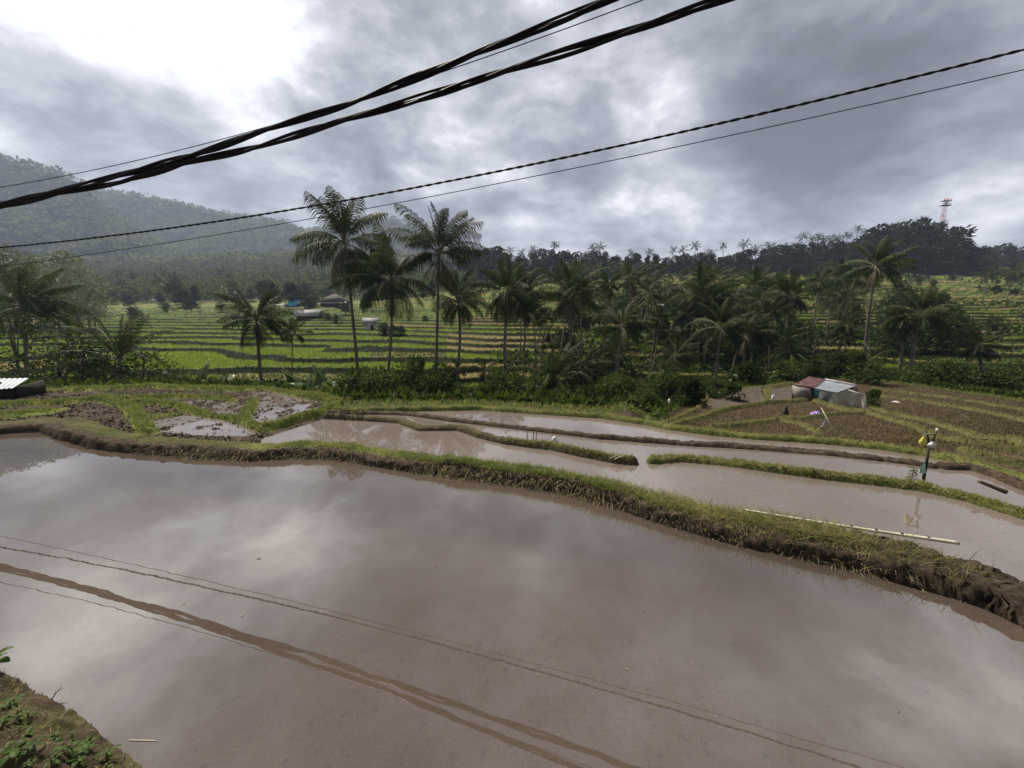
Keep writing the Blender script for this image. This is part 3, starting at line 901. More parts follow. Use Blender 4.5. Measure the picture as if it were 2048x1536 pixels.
def dry_mesh(seed):
    rng = np.random.default_rng(seed); m = MB()
    for i in range(4):
        frond(m, (0, 0, -.3), rng.uniform(0, 6.28), -.75 + rng.normal() * .15, 2.7, .8, 26, .55, .05, rng, hang=.9)
    return m.mesh('dry_frond', [M['palm_dry'], M['palm_dry']])


DRY = [dry_mesh(i) for i in range(3)]


def palm_trunk(base, top, r, seed, bend=.05):
    b = np.asarray(base, float); t = np.asarray(top, float) - b
    H = np.linalg.norm(t); rng = np.random.default_rng(seed)
    s = np.linspace(0, 1, 22)
    off = np.array((rng.normal(), rng.normal(), 0)) * bend * H * .5
    P = t[None] * s[:, None] + off[None] * np.sin(PI * s)[:, None]
    P[0, 2] -= .5
    R = r * (1.0 - .42 * s) * (1 + .55 * np.exp(-s * 14)) * (1 + .05 * np.sin(s * 95))
    return MB().tube(P, R, 9).mesh('trunk', M['bark'], True)


def palm(base, top, crown, sc, label, seed, r=.16, group=None, dry=False, name='coconut_palm', cat='palm', rz=None, tilt=0.0, bend=.05):
    base = np.asarray(base, float); top = np.asarray(top, float)
    o = link(name, None, loc=base, label=label, cat=cat, group=group)
    link('trunk', palm_trunk(base, top, r, seed, bend), o)
    c = link('palm_crown', crown, o, loc=top - base, rz=(seed * 1.7 if rz is None else rz), sc=sc)
    c.rotation_euler = (0, tilt, c.rotation_euler[2])
    if dry:
        link('dry_frond', DRY[seed % 3], o, loc=top - base, rz=seed * 2.1, sc=sc)
    return o


# (base px x, crown px, crown py, distance, frond length px, crown kind, trunk r, dry, label)
HERO = [
    (709, 690, 484, 36, 112, ('c', 0), .17, True, 'tallest palm at left, rising from the muddy bank corner, crown drooping with dead brown fronds'),
    (768, 785, 562, 34, 108, ('c', 3), .15, False, 'leaning palm with spiky crown between the two tallest palms of the left cluster'),
    (866, 878, 505, 36, 108, ('c', 2), .16, True, 'tall pale-trunked palm right of the left cluster, its crown highest against the grey sky'),
    (908, 916, 602, 38, 90, ('c', 6), .17, True, 'shorter dark palm with sagging black crown, just right of the pale-trunked tall palm'),
    (528, 514, 640, 29, 82, ('c', 4), .15, True, 'medium palm standing alone before the green terraces left of the cluster'),
    (1014, 1015, 585, 32, 98, ('c', 0), .17, True, 'palm with reddish brown trunk and broad dark crown above the brown terraces'),
    (1042, 1046, 592, 34, 72, ('c', 6), .09, False, 'very thin-trunked palm right beside the reddish brown trunk'),
    (1143, 1141, 592, 42, 100, ('c', 2), .17, False, 'palm with a bright upright central spear, mid-picture in front of the wooded ridge'),
    (1237, 1245, 655, 31, 78, ('c', 1), .13, False, 'slender palm with drooping umbrella crown standing over the dry yellow terrace'),
    (1344, 1341, 664, 45, 78, ('c', 4), .16, False, 'dark palm with upright fronds left of the bamboo-like feather palm thicket'),
    (1394, 1406, 596, 43, 84, ('c', 7), .14, False, 'palm with pale curved trunk and yellowish crown above the right-hand groves'),
    (1430, 1442, 655, 30, 82, ('c', 5), .15, False, 'dark-trunked palm with full swept crown behind the far flooded plot'),
    (1484, 1492, 672, 31, 70, ('c', 1), .13, False, 'white-trunked palm beside the dark-trunked one behind the far flooded plot'),
    (1508, 1511, 575, 52, 62, ('c', 2), .17, False, 'palm with stiff upright grey fronds left of a leafy dark palm pair'),
    (1561, 1576, 590, 44, 74, ('c', 0), .17, False, 'broad-crowned dark palm standing left of the shed with twin trunks beneath it'),
    (1737, 1752, 532, 38, 80, ('c', 5), .16, False, 'tallest palm at right, dark trunk behind the shed, wind-swept crown before the ridge'),
    (1818, 1843, 628, 32, 82, ('c', 5), .16, False, 'leaning ring-marked palm with crown swept to the right, right of the shed'),
    (1788, 1808, 648, 33, 62, ('c', 3), .13, False, 'thin leaning palm just left of the ring-marked palm'),
    (1664, 1687, 562, 60, 52, ('c', 7), .16, False, 'brownish leaning palm halfway up the right terraces'),
    (1634, 1642, 574, 75, 45, ('c', 3), .17, False, 'small white-trunked palm under the dark ridge, left of the brownish leaning palm'),
    (1951, 1960, 692, 32, 58, ('c', 6), .13, False, 'short palm at far right before the pale flooded terraces'),
    (1738, 1741, 718, 30, 56, ('y', 0), .10, False, 'small young palm at the foot of the tallest right-hand palm'),
    (1163, 1166, 738, 26, 76, ('c', 4), .13, False, 'low palm with ringed trunk and arched fronds, right of the big young palm'),
    (52, 44, 612, 36, 98, ('c', 1), .18, False, 'hazy palm at the far left with wide feathery crown and leaning trunk'),
    (1262, 1266, 565, 66, 50, ('c', 4), .17, False, 'smaller palm with short spiky crown under the ridge, above the slender umbrella palm'),
    (1106, 1107, 762, 25.5, 128, ('y', 1), .17, False, 'big young palm with long upright fronds, at the back edge of the far pool'),
    (241, 240, 716, 23, 118, ('y', 2), .17, True, 'bushy young palm with upright fronds, hazy, left of the green terraces'),
    (968, 969, 742, 27, 42, ('a', 0), .07, False, 'small dark areca palm before the brown terraces, right of the pair'),
    (914, 915, 738, 27, 34, ('a', 1), .07, False, 'small dark areca palm below the sagging black crown'),
    (588, 586, 664, 35, 34, ('a', 2), .06, False, 'little round-headed areca palm on a thin stem before the green terraces'),
    (1378, 1376, 632, 43, 38, ('a', 0), .07, False, 'dark round areca palm left of the palm with the pale curved trunk'),
    (1541, 1547, 622, 44, 34, ('a', 1), .07, False, 'areca palm with dark starry head left of the broad-crowned dark palm'),
    (1524, 1527, 672, 31, 34, ('a', 2), .06, False, 'thin white-stemmed areca palm left of the shed at the field edge'),
    (1345, 1350, 712, 24.5, 66, ('y', 0), .10, False, 'feathery palm clump drooping over the ravine behind the white-tipped stick'),
    (1325, 1322, 745, 24, 60, ('y', 1), .09, False, 'lower feathery palm in the dark thicket left of the far flooded plot'),
    (1690, 1694, 650, 36, 40, ('a', 2), .07, False, 'slim areca palm with bushy head behind the shed roof')]
for k, (bx, cx, cy, d, fl, kind, r, dry, lab) in enumerate(HERO):
    top = pt(cx, cy, d)
    uu, _ = ut(bx, cy + 150)
    b = np.array((uu * d, d, 0)); b[2] = gz(b[0], b[1])
    L0 = {'c': 3.6, 'y': 4.6, 'a': 1.7}[kind[0]]
    sc = fl / F * d / L0 * (.93 if cx < 900 else .76)
    me = {'c': CROWN, 'y': YOUNG, 'a': ARECA}[kind[0]][kind[1]]
    palm(b, top, me, sc, lab, k, r, dry=dry or (k % 3 == 0 and kind[0] == 'c'), name='areca_palm' if kind[0] == 'a' else 'coconut_palm', rz=None if kind[1] not in (1, 3, 5, 7) else .15 * (k % 3))

# ------------------------------------------------------------------ broad-leaved trees
def tree_proto(R, H, th, r, nclump, nleaf, L, Wd, mat, seed, low=0.0):
    me, c = crown_mesh('crown', R, H, nclump, nleaf, L, Wd, mat, seed, low)
    c = c.copy(); c[:, 2] += th
    tm_ = trunk_mesh('trunk', th + H * .45, r, c, seed)
    return me, tm_, th


RIDGE = [tree_proto(5.5 + (i % 3), 11 + 2 * (i % 4), 5, .35, 22, 1500, 1.15, .75, M['dark_tree'], 600 + i) for i in range(6)]
ROUND = [tree_proto(3.4 + .5 * (i % 3), 4.8 + .8 * (i % 3), 1.8, .22, 18, 1700, .55, .34, M['tree'], 650 + i) for i in range(5)]
PALE = [tree_proto(4.2, 7.5, 2.5, .22, 20, 1500, .7, .42, M['pale_tree'], 680 + i) for i in range(3)]
FEATHER = [tree_proto(4.6 + .5 * i, 10.5 + i, 3.0, .2, 30, 1700, .55, .20, M['pale_tree'], 720 + i) for i in range(4)]
SPARSE = [tree_proto(2.0 + .3 * i, 3.6, 1.3, .10, 16, 700, .22, .10, M['tree'], 700 + i, .05) for i in range(4)]


def tree(x, y, proto, s, label, group=None, name='tree', cat='tree', sink=0.0, z=None):
    o = link(name, None, loc=(x, y, (gz(x, y) if z is None else z) - sink), label=label, cat=cat, group=group, rz=random.uniform(0, 6.28), sc=s)
    link('trunk', proto[1], o)
    link('crown', proto[0], o, loc=(0, 0, proto[2]))
    return o


random.seed(5)
# the wooded ridge on the right: tree tops follow the skyline
RID = [(935, 500), (950, 492), (990, 489), (1012, 508), (1050, 512), (1080, 500), (1110, 492), (1160, 506), (1200, 497), (1240, 509), (1290, 507), (1340, 512), (1400, 507), (1430, 511), (1490, 502), (1550, 494),
       (1620, 487), (1700, 480), (1740, 466), (1790, 448), (1840, 442), (1880, 452), (1920, 462), (1950, 470), (1968, 496), (1975, 515)]
rx = [q[0] for q in RID]; ry = [q[1] for q in RID]
GR1 = 'trees of the wooded ridge'
n = 0
for row, (d, frac) in enumerate(((250, 1.0), (232, .80), (216, .60), (204, .36))):
    px = 930 + row * 4
    while px < 1968:
        py = np.interp(px, rx, ry)
        p = pt(px, py, d * random.uniform(.96, 1.04))
        g = gz(p[0], p[1])
        h = (p[2] - g) * frac * random.uniform(.88, 1.06)
        pr = RIDGE[random.randrange(6)]
        hh = pr[2] + 11 + 2 * (RIDGE.index(pr) % 4)
        s = max(.35, h / hh)
        tree(p[0], p[1], pr, s, ('dark broad-leaved tree in the skyline row of the wooded ridge' if row == 0 else 'dark broad-leaved tree in the massed lower slope of the wooded ridge'), GR1, sink=.5)
        px += random.uniform(17, 27) * (s * .5 + .55) * (1 if px < 1700 else 1.0)
        n += 1
SKYP = [(1020, 497), (1044, 503), (1066, 496), (1110, 487), (1347, 497), (1366, 497), (1390, 489), (1421, 503), (1446, 488), (1489, 485), (1512, 496), (1541, 489), (1590, 488), (1606, 470), (1624, 478), (1648, 474),
        (1672, 472), (1694, 468), (1716, 454), (1745, 459), (1766, 462), (1786, 452), (1846, 438), (1186, 494), (1200, 490), (1262, 504), (1300, 502), (1570, 490), (1636, 470), (1660, 478), (1730, 462), (1880, 447)]
for k, (px, py) in enumerate(SKYP):
    d = 235 + (k * 7) % 24
    top = pt(px, py + 4, d); b = np.array((top[0] + random.uniform(-2, 2), d, 0)); b[2] = gz(b[0], d)
    palm(b, top, CROWN_FAR[k % 4], random.uniform(.85, 1.25), 'small dark palm poking above the treetops of the wooded ridge', 900 + k, .27, 'palms along the ridge skyline')

# palms and trees of the groves between the pools and the ridge
GR2 = 'palms of the middle groves'
k = 0
while k < 76:
    px = random.uniform(950, 1720); d = random.choice([50, 58, 66, 75, 86, 98, 112, 130, 150]) * random.uniform(.95, 1.05)
    if px < 1120 and d < 85: continue
    u, _ = ut(px, 600); x = u * d; g = gz(x, d)
    h = min(random.uniform(5, 12), pt(px, random.uniform(530, 610), d)[2] - g)
    if h < 2.6: continue
    palm((x, d, g), (x + random.uniform(-1.2, 1.2), d, g + h), CROWN_MID[k % 6], random.uniform(.5, .8), 'dark coconut palm among the many crowded on the middle slope below the wooded ridge', 1000 + k, .12, GR2)
    k += 1
k = 0
while k < 44:                                                 # slender palms crowding the centre, nearer than the others
    px = random.uniform(985, 1700); d = random.uniform(33, 60)
    u, _ = ut(px, 640); x = u * d; g = gz(x, d); top = pt(px + random.uniform(-14, 14), random.uniform(570, 725), d)
    if top[2] - g < 2.2: continue
    palm((x, d, g), top, (CROWN_MID + ARECA + CROWN)[(k * 5) % 17], random.uniform(.36, .60), 'slender palm crowded among others in the groves behind the far pools and shed', 1200 + k, .085, 'slender palms behind the far pools', bend=.09, dry=k % 4 == 0)
    k += 1
for k in range(26):                                           # a few on the far right slope and the left valley
    if k < 12: px, d = random.uniform(1720, 2060), random.uniform(75, 190)
    else: px, d = random.uniform(180, 950), random.uniform(185, 300)
    u, _ = ut(px, 580); x = u * d; g = gz(x, d); h = random.uniform(5, 9) if k < 12 else random.uniform(8, 13)
    palm((x, d, g), (x + random.uniform(-1, 1), d, g + h), CROWN_MID[k % 6] if k < 12 else CROWN_FAR[k % 4], random.uniform(.8, 1.1),
         'small coconut palm on the far right terraces' if k < 12 else 'small palm in the tree belt behind the green terraces', 1100 + k, .15, 'palms on the far right terraces' if k < 12 else 'palms behind the green terraces')
for k in range(84):
    px = random.uniform(960, 2050); d = random.choice([44, 52, 62, 75, 95, 120, 150, 180]) * random.uniform(.95, 1.05)
    if px < 1100 and d < 90: continue
    u, _ = ut(px, 600); x = u * d
    tree(x, d, ROUND[k % 5], random.uniform(.28, .7), 'low round bush-like tree scattered on the slope between the groves and the ridge', 'scattered trees of the middle slope', sink=.6)
for k in range(9):
    px = 1972 + k * 14; d = 300 + (k % 3) * 15
    p = pt(px, 512 - (k % 3) * 4, d); g = gz(p[0], d)
    tree(p[0], d, RIDGE[k % 6], max(.4, (p[2] - g + 4) / 17), 'distant dark tree of the low ridge end at the right margin', 'trees at the right margin', sink=4)
# left: hazy grove and the tree belt behind the terraces
for k in range(16):
    px = -60 + k * 15.5; d = random.uniform(82, 104)
    tp = np.interp(px, [-60, 0, 60, 120, 165, 195], [485, 492, 500, 508, 515, 585]) + random.uniform(0, 25)
    p = pt(px, tp, d); g = gz(p[0], d)
    pr = FEATHER[k % 4]; h = 13.5 + k % 4
    tree(p[0], d, pr, max(.3, (p[2] - g) / h), 'hazy tall tree of the grove at the left margin under the mountain', 'trees of the left grove', sink=.5)
for k in range(34):
    px = random.uniform(190, 940); d = random.uniform(168, 205)
    tp = random.uniform(560, 590); p = pt(px, tp, d); g = gz(p[0], d)
    pr = (ROUND[k % 5], RIDGE[k % 6], PALE[k % 3])[k % 3]
    h = (1.8 + 4.8 + .8 * (k % 5 % 3), pr[2] + 11 + 2 * (k % 6 % 4), 10.0)[k % 3]
    tree(p[0], d, pr, max(.35, (p[2] - g) / h), 'tree of the dark belt between the green terraces and the hazy forest', 'trees of the belt behind the terraces', sink=.5)
TT = [(640, 628, 112), (655, 632, 100), (672, 634, 98), (768, 650, 74), (785, 655, 72), (800, 656, 72), (690, 612, 128), (530, 626, 118), (470, 632, 108), (440, 612, 150), (380, 604, 158), (850, 640, 92),
      (330, 612, 140), (265, 620, 128), (905, 640, 96), (620, 600, 150), (730, 604, 150)]
for k, (px, tp, d) in enumerate(TT):
    p = pt(px, tp - 8, d); g = gz(p[0], d); pr = ROUND[k % 5]
    tree(p[0], d, pr, float(np.clip((p[2] - g) / (6.6 + .8 * (k % 5 % 3)), .25, 1.1)), 'small round tree or bush standing among the green terraces near the farm buildings', 'trees among the green terraces', sink=.4)
# the near thicket at the left
for k, (px, py, tp, d) in enumerate([(40, 770, 690, 21), (95, 775, 655, 22.5), (135, 770, 700, 22), (175, 775, 690, 22), (215, 770, 705, 24), (270, 772, 690, 22), (300, 772, 712, 23), (20, 760, 640, 27), (150, 760, 660, 30), (330, 770, 745, 23)]):
    p = pt(px, tp, d); g = gz(p[0], d)
    tree(p[0], d, SPARSE[k % 4], max(.4, (p[2] - g) / 4.7), 'thin-leaved small tree of the thicket left of the bushy young palm' if px < 230 else 'thin-leaved small tree in the thicket under the bushy young palm', 'small trees of the left thicket', sink=.2)

# ------------------------------------------------------------------ banana plants and bushes
def banana_mesh(seed):
    rng = np.random.default_rng(seed); m = MB()
    nb = 8
    for i in range(nb):
        az = i * 2.4 + rng.normal() * .3; el = 1.35 - 1.0 * (i / nb) + rng.normal() * .1; L = rng.uniform(1.5, 2.1); dr = .6 + 1.1 * i / nb
        a = np.array((math.cos(az), math.sin(az), 0)); S = np.array((-a[1], a[0], 0)); p = np.array((0, 0, 1.5)); P = [p]; n_ = 12
        for j in range(n_):
            e = el - dr * ((j + 1) / n_) ** 1.4
            p = p + (a * math.cos(e) + np.array((0, 0, math.sin(e)))) * L / n_; P.append(p)
        P = np.array(P); t = np.linspace(0, 1, n_ + 1)
        w = .27 * np.sin(np.clip(t * .95 + .03, 0, 1) * PI) ** .5 * (t > .12)
        for sg in (-1, 1):
            for j in range(1, n_):
                tear = rng.uniform(.75, 1.08); dn = np.array((0, 0, -.10 - .12 * rng.random()))
                V = [P[j], P[j + 1], P[j + 1] + S * sg * w[j + 1] * tear + dn * w[j + 1] * 3, P[j] + S * sg * w[j] * tear + dn * w[j] * 3]
                m.add(V, [(0, 1, 2, 3)], None, 0)
        m.tube(P, np.linspace(.035, .01, n_ + 1), 4, m=1)
    st = MB().tube([(0, 0, -.3), (0.02, 0, .6), (0, .02, 1.1), (0, 0, 1.6)], [.13, .11, .09, .06], 8)
    return m.mesh('foliage', [M['banana'], M['rachis']]), st.mesh('stem', M['banana_stem'], True)


M['banana_stem'] = simple('banana_stem', [(.3, (.05, .065, .025)), (.7, (.12, .12, .05))], 4, .7)
BAN = [banana_mesh(i) for i in range(4)]
BANP = [(598, 728, 22, 0), (627, 718, 22.5, 0), (655, 722, 22, 0), (684, 735, 21, 0), (612, 748, 20, 0), (348, 728, 22, 0), (382, 722, 21.5, 0), (414, 730, 22, 0), (1350, 770, 22, 0), (1560, 728, 26, 0), (1655, 708, 28, 0),
        (1632, 700, 30, 0), (1690, 712, 29, 0), (1868, 738, 26.5, 0), (1900, 745, 27, 0), (1480, 735, 26, 0), (1705, 690, 34, 0), (1012, 765, 20, 0), (1050, 772, 19, 0), (890, 770, 20, 0), (1590, 705, 32, 0), (1612, 715, 30, 0), (560, 752, 20, 0), (455, 748, 21, 0)]
for k, (px, py, d, s) in enumerate(BANP):
    q_ = pt(px, py, d); x = q_[0]; s = float(np.clip((q_[2] - gz(x, d)) / 2.9, .45, 1.6)) / .74
    o = link('banana_plant', None, loc=(x, d, gz(x, d)), rz=k * 1.3, sc=s * .64, cat='banana plant', group='banana plants along the ravine',
             label='broad-leaved banana plant left of the tallest left palm' if 560 < px < 700 else ('broad-leaved banana plant before the lowest green terraces, right of the bushy young palm' if px < 450 else ('banana plant low in the undergrowth behind the far pool' if px < 1100 else 'banana plant in the undergrowth behind the right-hand fields and shed')))
    link('stem', BAN[k % 4][1], o); link('foliage', BAN[k % 4][0], o)


def bush_proto(R, H, n, nl, L, Wd, seed):
    me, c = crown_mesh('foliage', R, H, n, nl, L, Wd, M['bush'], seed, -.05)
    m = MB()
    for k in range(4):
        m.tube([(0, 0, -.2), c[k, :3] * .5, c[k, :3]], [.05, .035, .015], 5)
    return me, m.mesh('stem', M['treebark'], True)


BUSH = [bush_proto(1.3 + .2 * (i % 3), 1.7 + .35 * (i % 2), 15, 1500, .20, .12, 800 + i) for i in range(5)]
BIGB = bush_proto(2.1, 4.1, 24, 4200, .20, .11, 850)
TALLB = [bush_proto(1.5 + .25 * (i % 2), 3.3 + .4 * i, 22, 3600, .17, .09, 830 + i) for i in range(3)]
u, _ = ut(822, 700); d = 26; x = u * d
o = link('bush', None, loc=(x, d, gz(x, d)), label='large dark small-leaved bush between the leaning palm and the pale-trunked tall palm', cat='bush', sc=(1, 1, 1.05))
link('stem', BIGB[1], o); link('foliage', BIGB[0], o)
bl = []
for px in range(700, 1480, 17): bl.append((px, random.uniform(17, 27)))
for px in range(1400, 2120, 21): bl.append((px + random.uniform(-9, 9), random.uniform(24.5, 31)))
for px in range(330, 700, 24): bl.append((px, random.uniform(21, 29)))
for px in range(95, 330, 40): bl.append((px, random.uniform(19, 27)))
for k, (px, d) in enumerate(bl):
    u, _ = ut(px, 780); x = u * d; s = random.uniform(.55, 1.15)
    if 330 <= px < 700: s = float(np.clip((pt(px, random.uniform(752, 790), d)[2] - gz(x, d)) / 2.0, .4, 2.0))
    if 700 <= px < 1480: s = float(np.clip((pt(px, random.uniform(742, 806), d)[2] - gz(x, d)) / 2.0, .5, 2.3))
    where = ('in the ravine behind the far pool' if 700 <= px < 1400 else 'along the back of the right-hand fields') if px >= 700 else ('below the green terraces behind the left plots' if px >= 330 else 'in the hazy thicket at the left')
    o = link('bush', None, loc=(x, d, gz(x, d) - .1), label='leafy green bush in the hedge-like growth ' + where, cat='bush', group='bushes ' + where, rz=random.uniform(0, 6.28), sc=s)
    bp_ = BUSH[k % 5]
    if s > 1.16: bp_ = TALLB[k % 3]; o.scale = (s * .55,) * 3
    link('stem', bp_[1], o); link('foliage', bp_[0], o)
sb = sh(1744, 818)
o = link('bush', None, loc=(sb[0], sb[1], gz(sb[0], sb[1])), label='upright twiggy bush at the right end of the tarpaulin shed', cat='bush', sc=(.30, .30, .42))
link('stem', BUSH[0][1], o); link('foliage', BUSH[0][0], o)
p = pt(1620, 668, 33); g = gz(p[0], 33)
tree(p[0], 33, SPARSE[1], 1.0, 'dark flat-topped small tree behind the shed, left of the tall right-hand palm', sink=0).scale = (1.15, 1.15, (p[2] - g) / 4.2)

# ------------------------------------------------------------------ masses nobody could count
def scatter_mass(name, X, Y, Z, R, nl, L, mat, rng, flat=.8):
    n_ = len(X)
    i_ = np.repeat(np.arange(n_), nl)
    d_ = rng.normal(size=(n_ * nl, 3)); d_ /= np.linalg.norm(d_, axis=1)[:, None]; d_[:, 2] = np.abs(d_[:, 2]) * 1.0 - .15
    P_ = np.stack([X, Y, Z], 1)[i_] + d_ * R[i_][:, None] * np.array((1, 1, flat)) * rng.uniform(.6, 1.05, (n_ * nl, 1))
    V_, Q_ = leaves(P_, L[i_], L[i_] * .7, rng, .0, d_)
    return link(name, mesh(name, V_, Q_, mat), kind='stuff')


r2 = np.random.default_rng(31)
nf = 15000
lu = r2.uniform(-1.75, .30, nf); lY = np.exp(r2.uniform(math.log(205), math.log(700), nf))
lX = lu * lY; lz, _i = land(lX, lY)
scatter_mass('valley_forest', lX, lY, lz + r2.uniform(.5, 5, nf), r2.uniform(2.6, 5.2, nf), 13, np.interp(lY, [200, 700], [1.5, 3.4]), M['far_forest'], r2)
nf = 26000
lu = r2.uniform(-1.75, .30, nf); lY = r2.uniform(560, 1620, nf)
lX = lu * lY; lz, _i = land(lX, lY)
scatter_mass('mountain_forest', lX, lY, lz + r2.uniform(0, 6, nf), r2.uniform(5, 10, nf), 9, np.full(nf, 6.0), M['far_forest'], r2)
nf = 1500
lu = r2.uniform(-.12, 1.8, nf); lY = r2.uniform(200, 320, nf); lX = lu * lY; lz, _i = land(lX, lY)
scatter_mass('hill_scrub', lX, lY, lz + r2.uniform(.3, 2.5, nf), r2.uniform(1.8, 4.2, nf), 40, np.full(nf, 1.3), M['dark_tree'], r2)
# undergrowth of the ravine and the slopes
nu = 120000
lu = r2.uniform(-1.6, 1.6, nu); ye = np.interp(lu, EDGE_U, EDGE_Y)
lY = ye + .6 + r2.uniform(0, 1, nu) ** 1.2 * (36 - ye)
lX = lu * lY; lz, _i = land(lX, lY)
V_, Q_ = leaves(np.stack([lX, lY, lz + r2.uniform(0, 1, nu) ** 1.2 * np.interp(lY - ye, [.6, 3, 8], [.12, .3, .6])], 1), .34, .14, r2, -.6)
link('undergrowth', mesh('undergrowth', V_, Q_, M['undergrowth']), kind='stuff')
nu = 26000
lu = r2.uniform(-.05, 1.6, nu); lY = np.exp(r2.uniform(math.log(38), math.log(215), nu))
keep = fbm(lu * lY / 14, lY / 14, 77, 3) > .16
lu, lY = lu[keep], lY[keep]; lX = lu * lY; lz, _i = land(lX, lY)
V_, Q_ = leaves(np.stack([lX, lY, lz + r2.uniform(0, .6, len(lX))], 1), np.interp(lY, [38, 215], [.7, 1.6]), np.interp(lY, [38, 215], [.35, .9]), r2, -.4)
link('slope_undergrowth', mesh('slope_undergrowth', V_, Q_, M['undergrowth']), kind='stuff')


# ------------------------------------------------------------------ blades
def blades(name, P, h, w, lean, mats, rng, mi=None, bend=.5):
    n_ = len(P); h = np.broadcast_to(h, (n_,)) * rng.uniform(.55, 1.3, n_); w = np.broadcast_to(w, (n_,))
    a = rng.uniform(0, 2 * PI, n_); l = rng.uniform(.1, 1, n_) * lean
    d = np.stack([np.cos(a) * l, np.sin(a) * l, np.ones(n_)], 1); d /= np.linalg.norm(d, axis=1)[:, None]
    b = rng.uniform(0, 2 * PI, n_); s = np.stack([np.cos(b), np.sin(b), np.zeros(n_)], 1) * w[:, None] * .5
    o_ = np.stack([np.cos(a), np.sin(a), -.5 * np.ones(n_)], 1) * (h * bend * rng.uniform(.3, 1.2, n_))[:, None]
    m1 = P + d * (h * .5)[:, None] + o_ * .18; tip = P + d * h[:, None] + o_
    V_ = np.stack([P - s, P + s, m1 + s * .8, m1 - s * .8, tip], 1).reshape(-1, 3)
    k_ = np.arange(n_)[:, None] * 5
    return link(name, mesh(name, V_, [k_ + np.array((0, 1, 2, 3)), k_ + np.array((3, 2, 4))], mats, mi=None if mi is None else np.concatenate([mi, mi])), kind='stuff')


def along(P, n_, rng, hw):
    P = np.array([q[:2] for q in P]); d_ = np.linalg.norm(np.diff(P, axis=0), axis=1)
    k_ = rng.choice(len(d_), n_, p=d_ / d_.sum()); f_ = rng.random(n_)[:, None]
    q = P[k_] * (1 - f_) + P[k_ + 1] * f_
    t_ = (P[k_ + 1] - P[k_]) / d_[k_][:, None]
    off = rng.normal(size=n_) * hw
    return q + np.stack([-t_[:, 1], t_[:, 0]], 1) * off[:, None]


r3 = np.random.default_rng(41)
b1v = [q for q in B1 if -9 < q[0] < 4.4]
q = along(b1v, 60000, r3, .13)
bx = np.array([v[0] for v in B1]); by = np.array([v[1] for v in B1])
yc = np.interp(q[:, 0], bx, by)
# turf on the crest and the back of the bund, bare mud at its ends and in patches
dens = np.interp(q[:, 0], [-9, -4.2, -3.9, -2.9, -2.6, -1.9, -1.7, 1.5, 3.35, 3.5], [.12, .12, .9, .9, .12, .12, 1, 1, 1, 0]) * sstep(q[:, 1] - yc, -.16, -.03)
dens = dens * (.35 + .65 * (fbm(q[:, 0] * 2.2, q[:, 1] * 2.2, 61, 3) > -.12))
q = q[r3.random(len(q)) < dens]
gz_, _i = land(q[:, 0], q[:, 1])
dry = (r3.random(len(q)) < np.interp(q[:, 0], [-4, 1.2, 2.0, 3.4], [.12, .15, .5, .65])).astype(int)
blades('grass', np.column_stack([q, gz_ - .01]), np.interp(q[:, 0], [-4, 0, 1.5, 3.4], [.06, .10, .12, .12]), .008, .8, [M['grass'], M['drygrass']], r3, dry, .7)
q = along([v for v in B1 if -5 < v[0] < 4.2], 8000, r3, .16)          # taller stray stalks and overhanging dry blades
gz_, _i = land(q[:, 0], q[:, 1])
dens = np.interp(q[:, 0], [-5, 0, 1.2, 2, 3.5, 4.2], [.05, .12, .3, 1, 1, .06])
kp = r3.random(len(q)) < dens; q = q[kp]; gz_ = gz_[kp]
blades('stray_grass', np.column_stack([q, gz_ - .01]), .16, .006, 1.1, [M['grass'], M['drygrass']], r3, (r3.random(len(q)) < .6).astype(int), .5)
q = along([v for v in B1 if -7 < v[0] < 4.2], 5200, r3, .02); yc = np.interp(q[:, 0], bx, by); hwx = np.interp(q[:, 0], [-9, -6, 0, 1.5, 2.4, 3.6, 4.5, 8], [.42, .3, .23, .25, .33, .36, .36, .40])
fr_ = r3.uniform(.35, 1.05, len(q)); q[:, 1] = yc - hwx * fr_; zf_ = np.interp(fr_, [.35, .62, .95, 1.2], [.16, .135, .03, -.02])
n_ = len(q); h_ = r3.uniform(.04, .17, n_) * (r3.random(n_) < .75); dz_ = r3.uniform(-.75, .25, n_); ax_ = r3.normal(size=n_) * .6
dd = np.column_stack([ax_, -np.ones(n_) * r3.uniform(.4, 1, n_), dz_]); dd /= np.linalg.norm(dd, axis=1)[:, None]
s_ = np.cross(dd, np.array((0, 0, 1.0))); s_ /= np.linalg.norm(s_, axis=1)[:, None] + 1e-9
P_ = np.column_stack([q, zf_]); V_ = np.stack([P_ - s_ * .003, P_ + s_ * .003, P_ + dd * h_[:, None] * .6 + s_ * .0022, P_ + dd * h_[:, None] * .6 - s_ * .0022, P_ + dd * h_[:, None] - np.array((0, 0, 1)) * h_[:, None] * .2], 1).reshape(-1, 3)
k_ = np.arange(n_)[:, None] * 5; mi_ = r3.integers(0, 2, n_)
link('hanging_roots', mesh('hanging_roots', V_, [k_ + np.array((0, 1, 2, 3)), k_ + np.array((3, 2, 4))], [M['drygrass'], M['root']], mi=np.concatenate([mi_, mi_])), kind='stuff')
q = along(B2b, 5500, r3, .08); gz_, _i = land(q[:, 0], q[:, 1])
q2 = along(B2[-6:], 1500, r3, .06); gz2, _i = land(q2[:, 0], q2[:, 1])
q3 = along(B4, 6000, r3, .10); gz3, _i = land(q3[:, 0], q3[:, 1])
PP = np.vstack([np.column_stack([q, gz_]), np.column_stack([q2, gz2]), np.column_stack([q3, gz3])])
blades('bund_grass', PP, .055, .010, .9, [M['grass'], M['drygrass']], r3, (r3.random(len(PP)) < .42).astype(int), .6)
PP = []
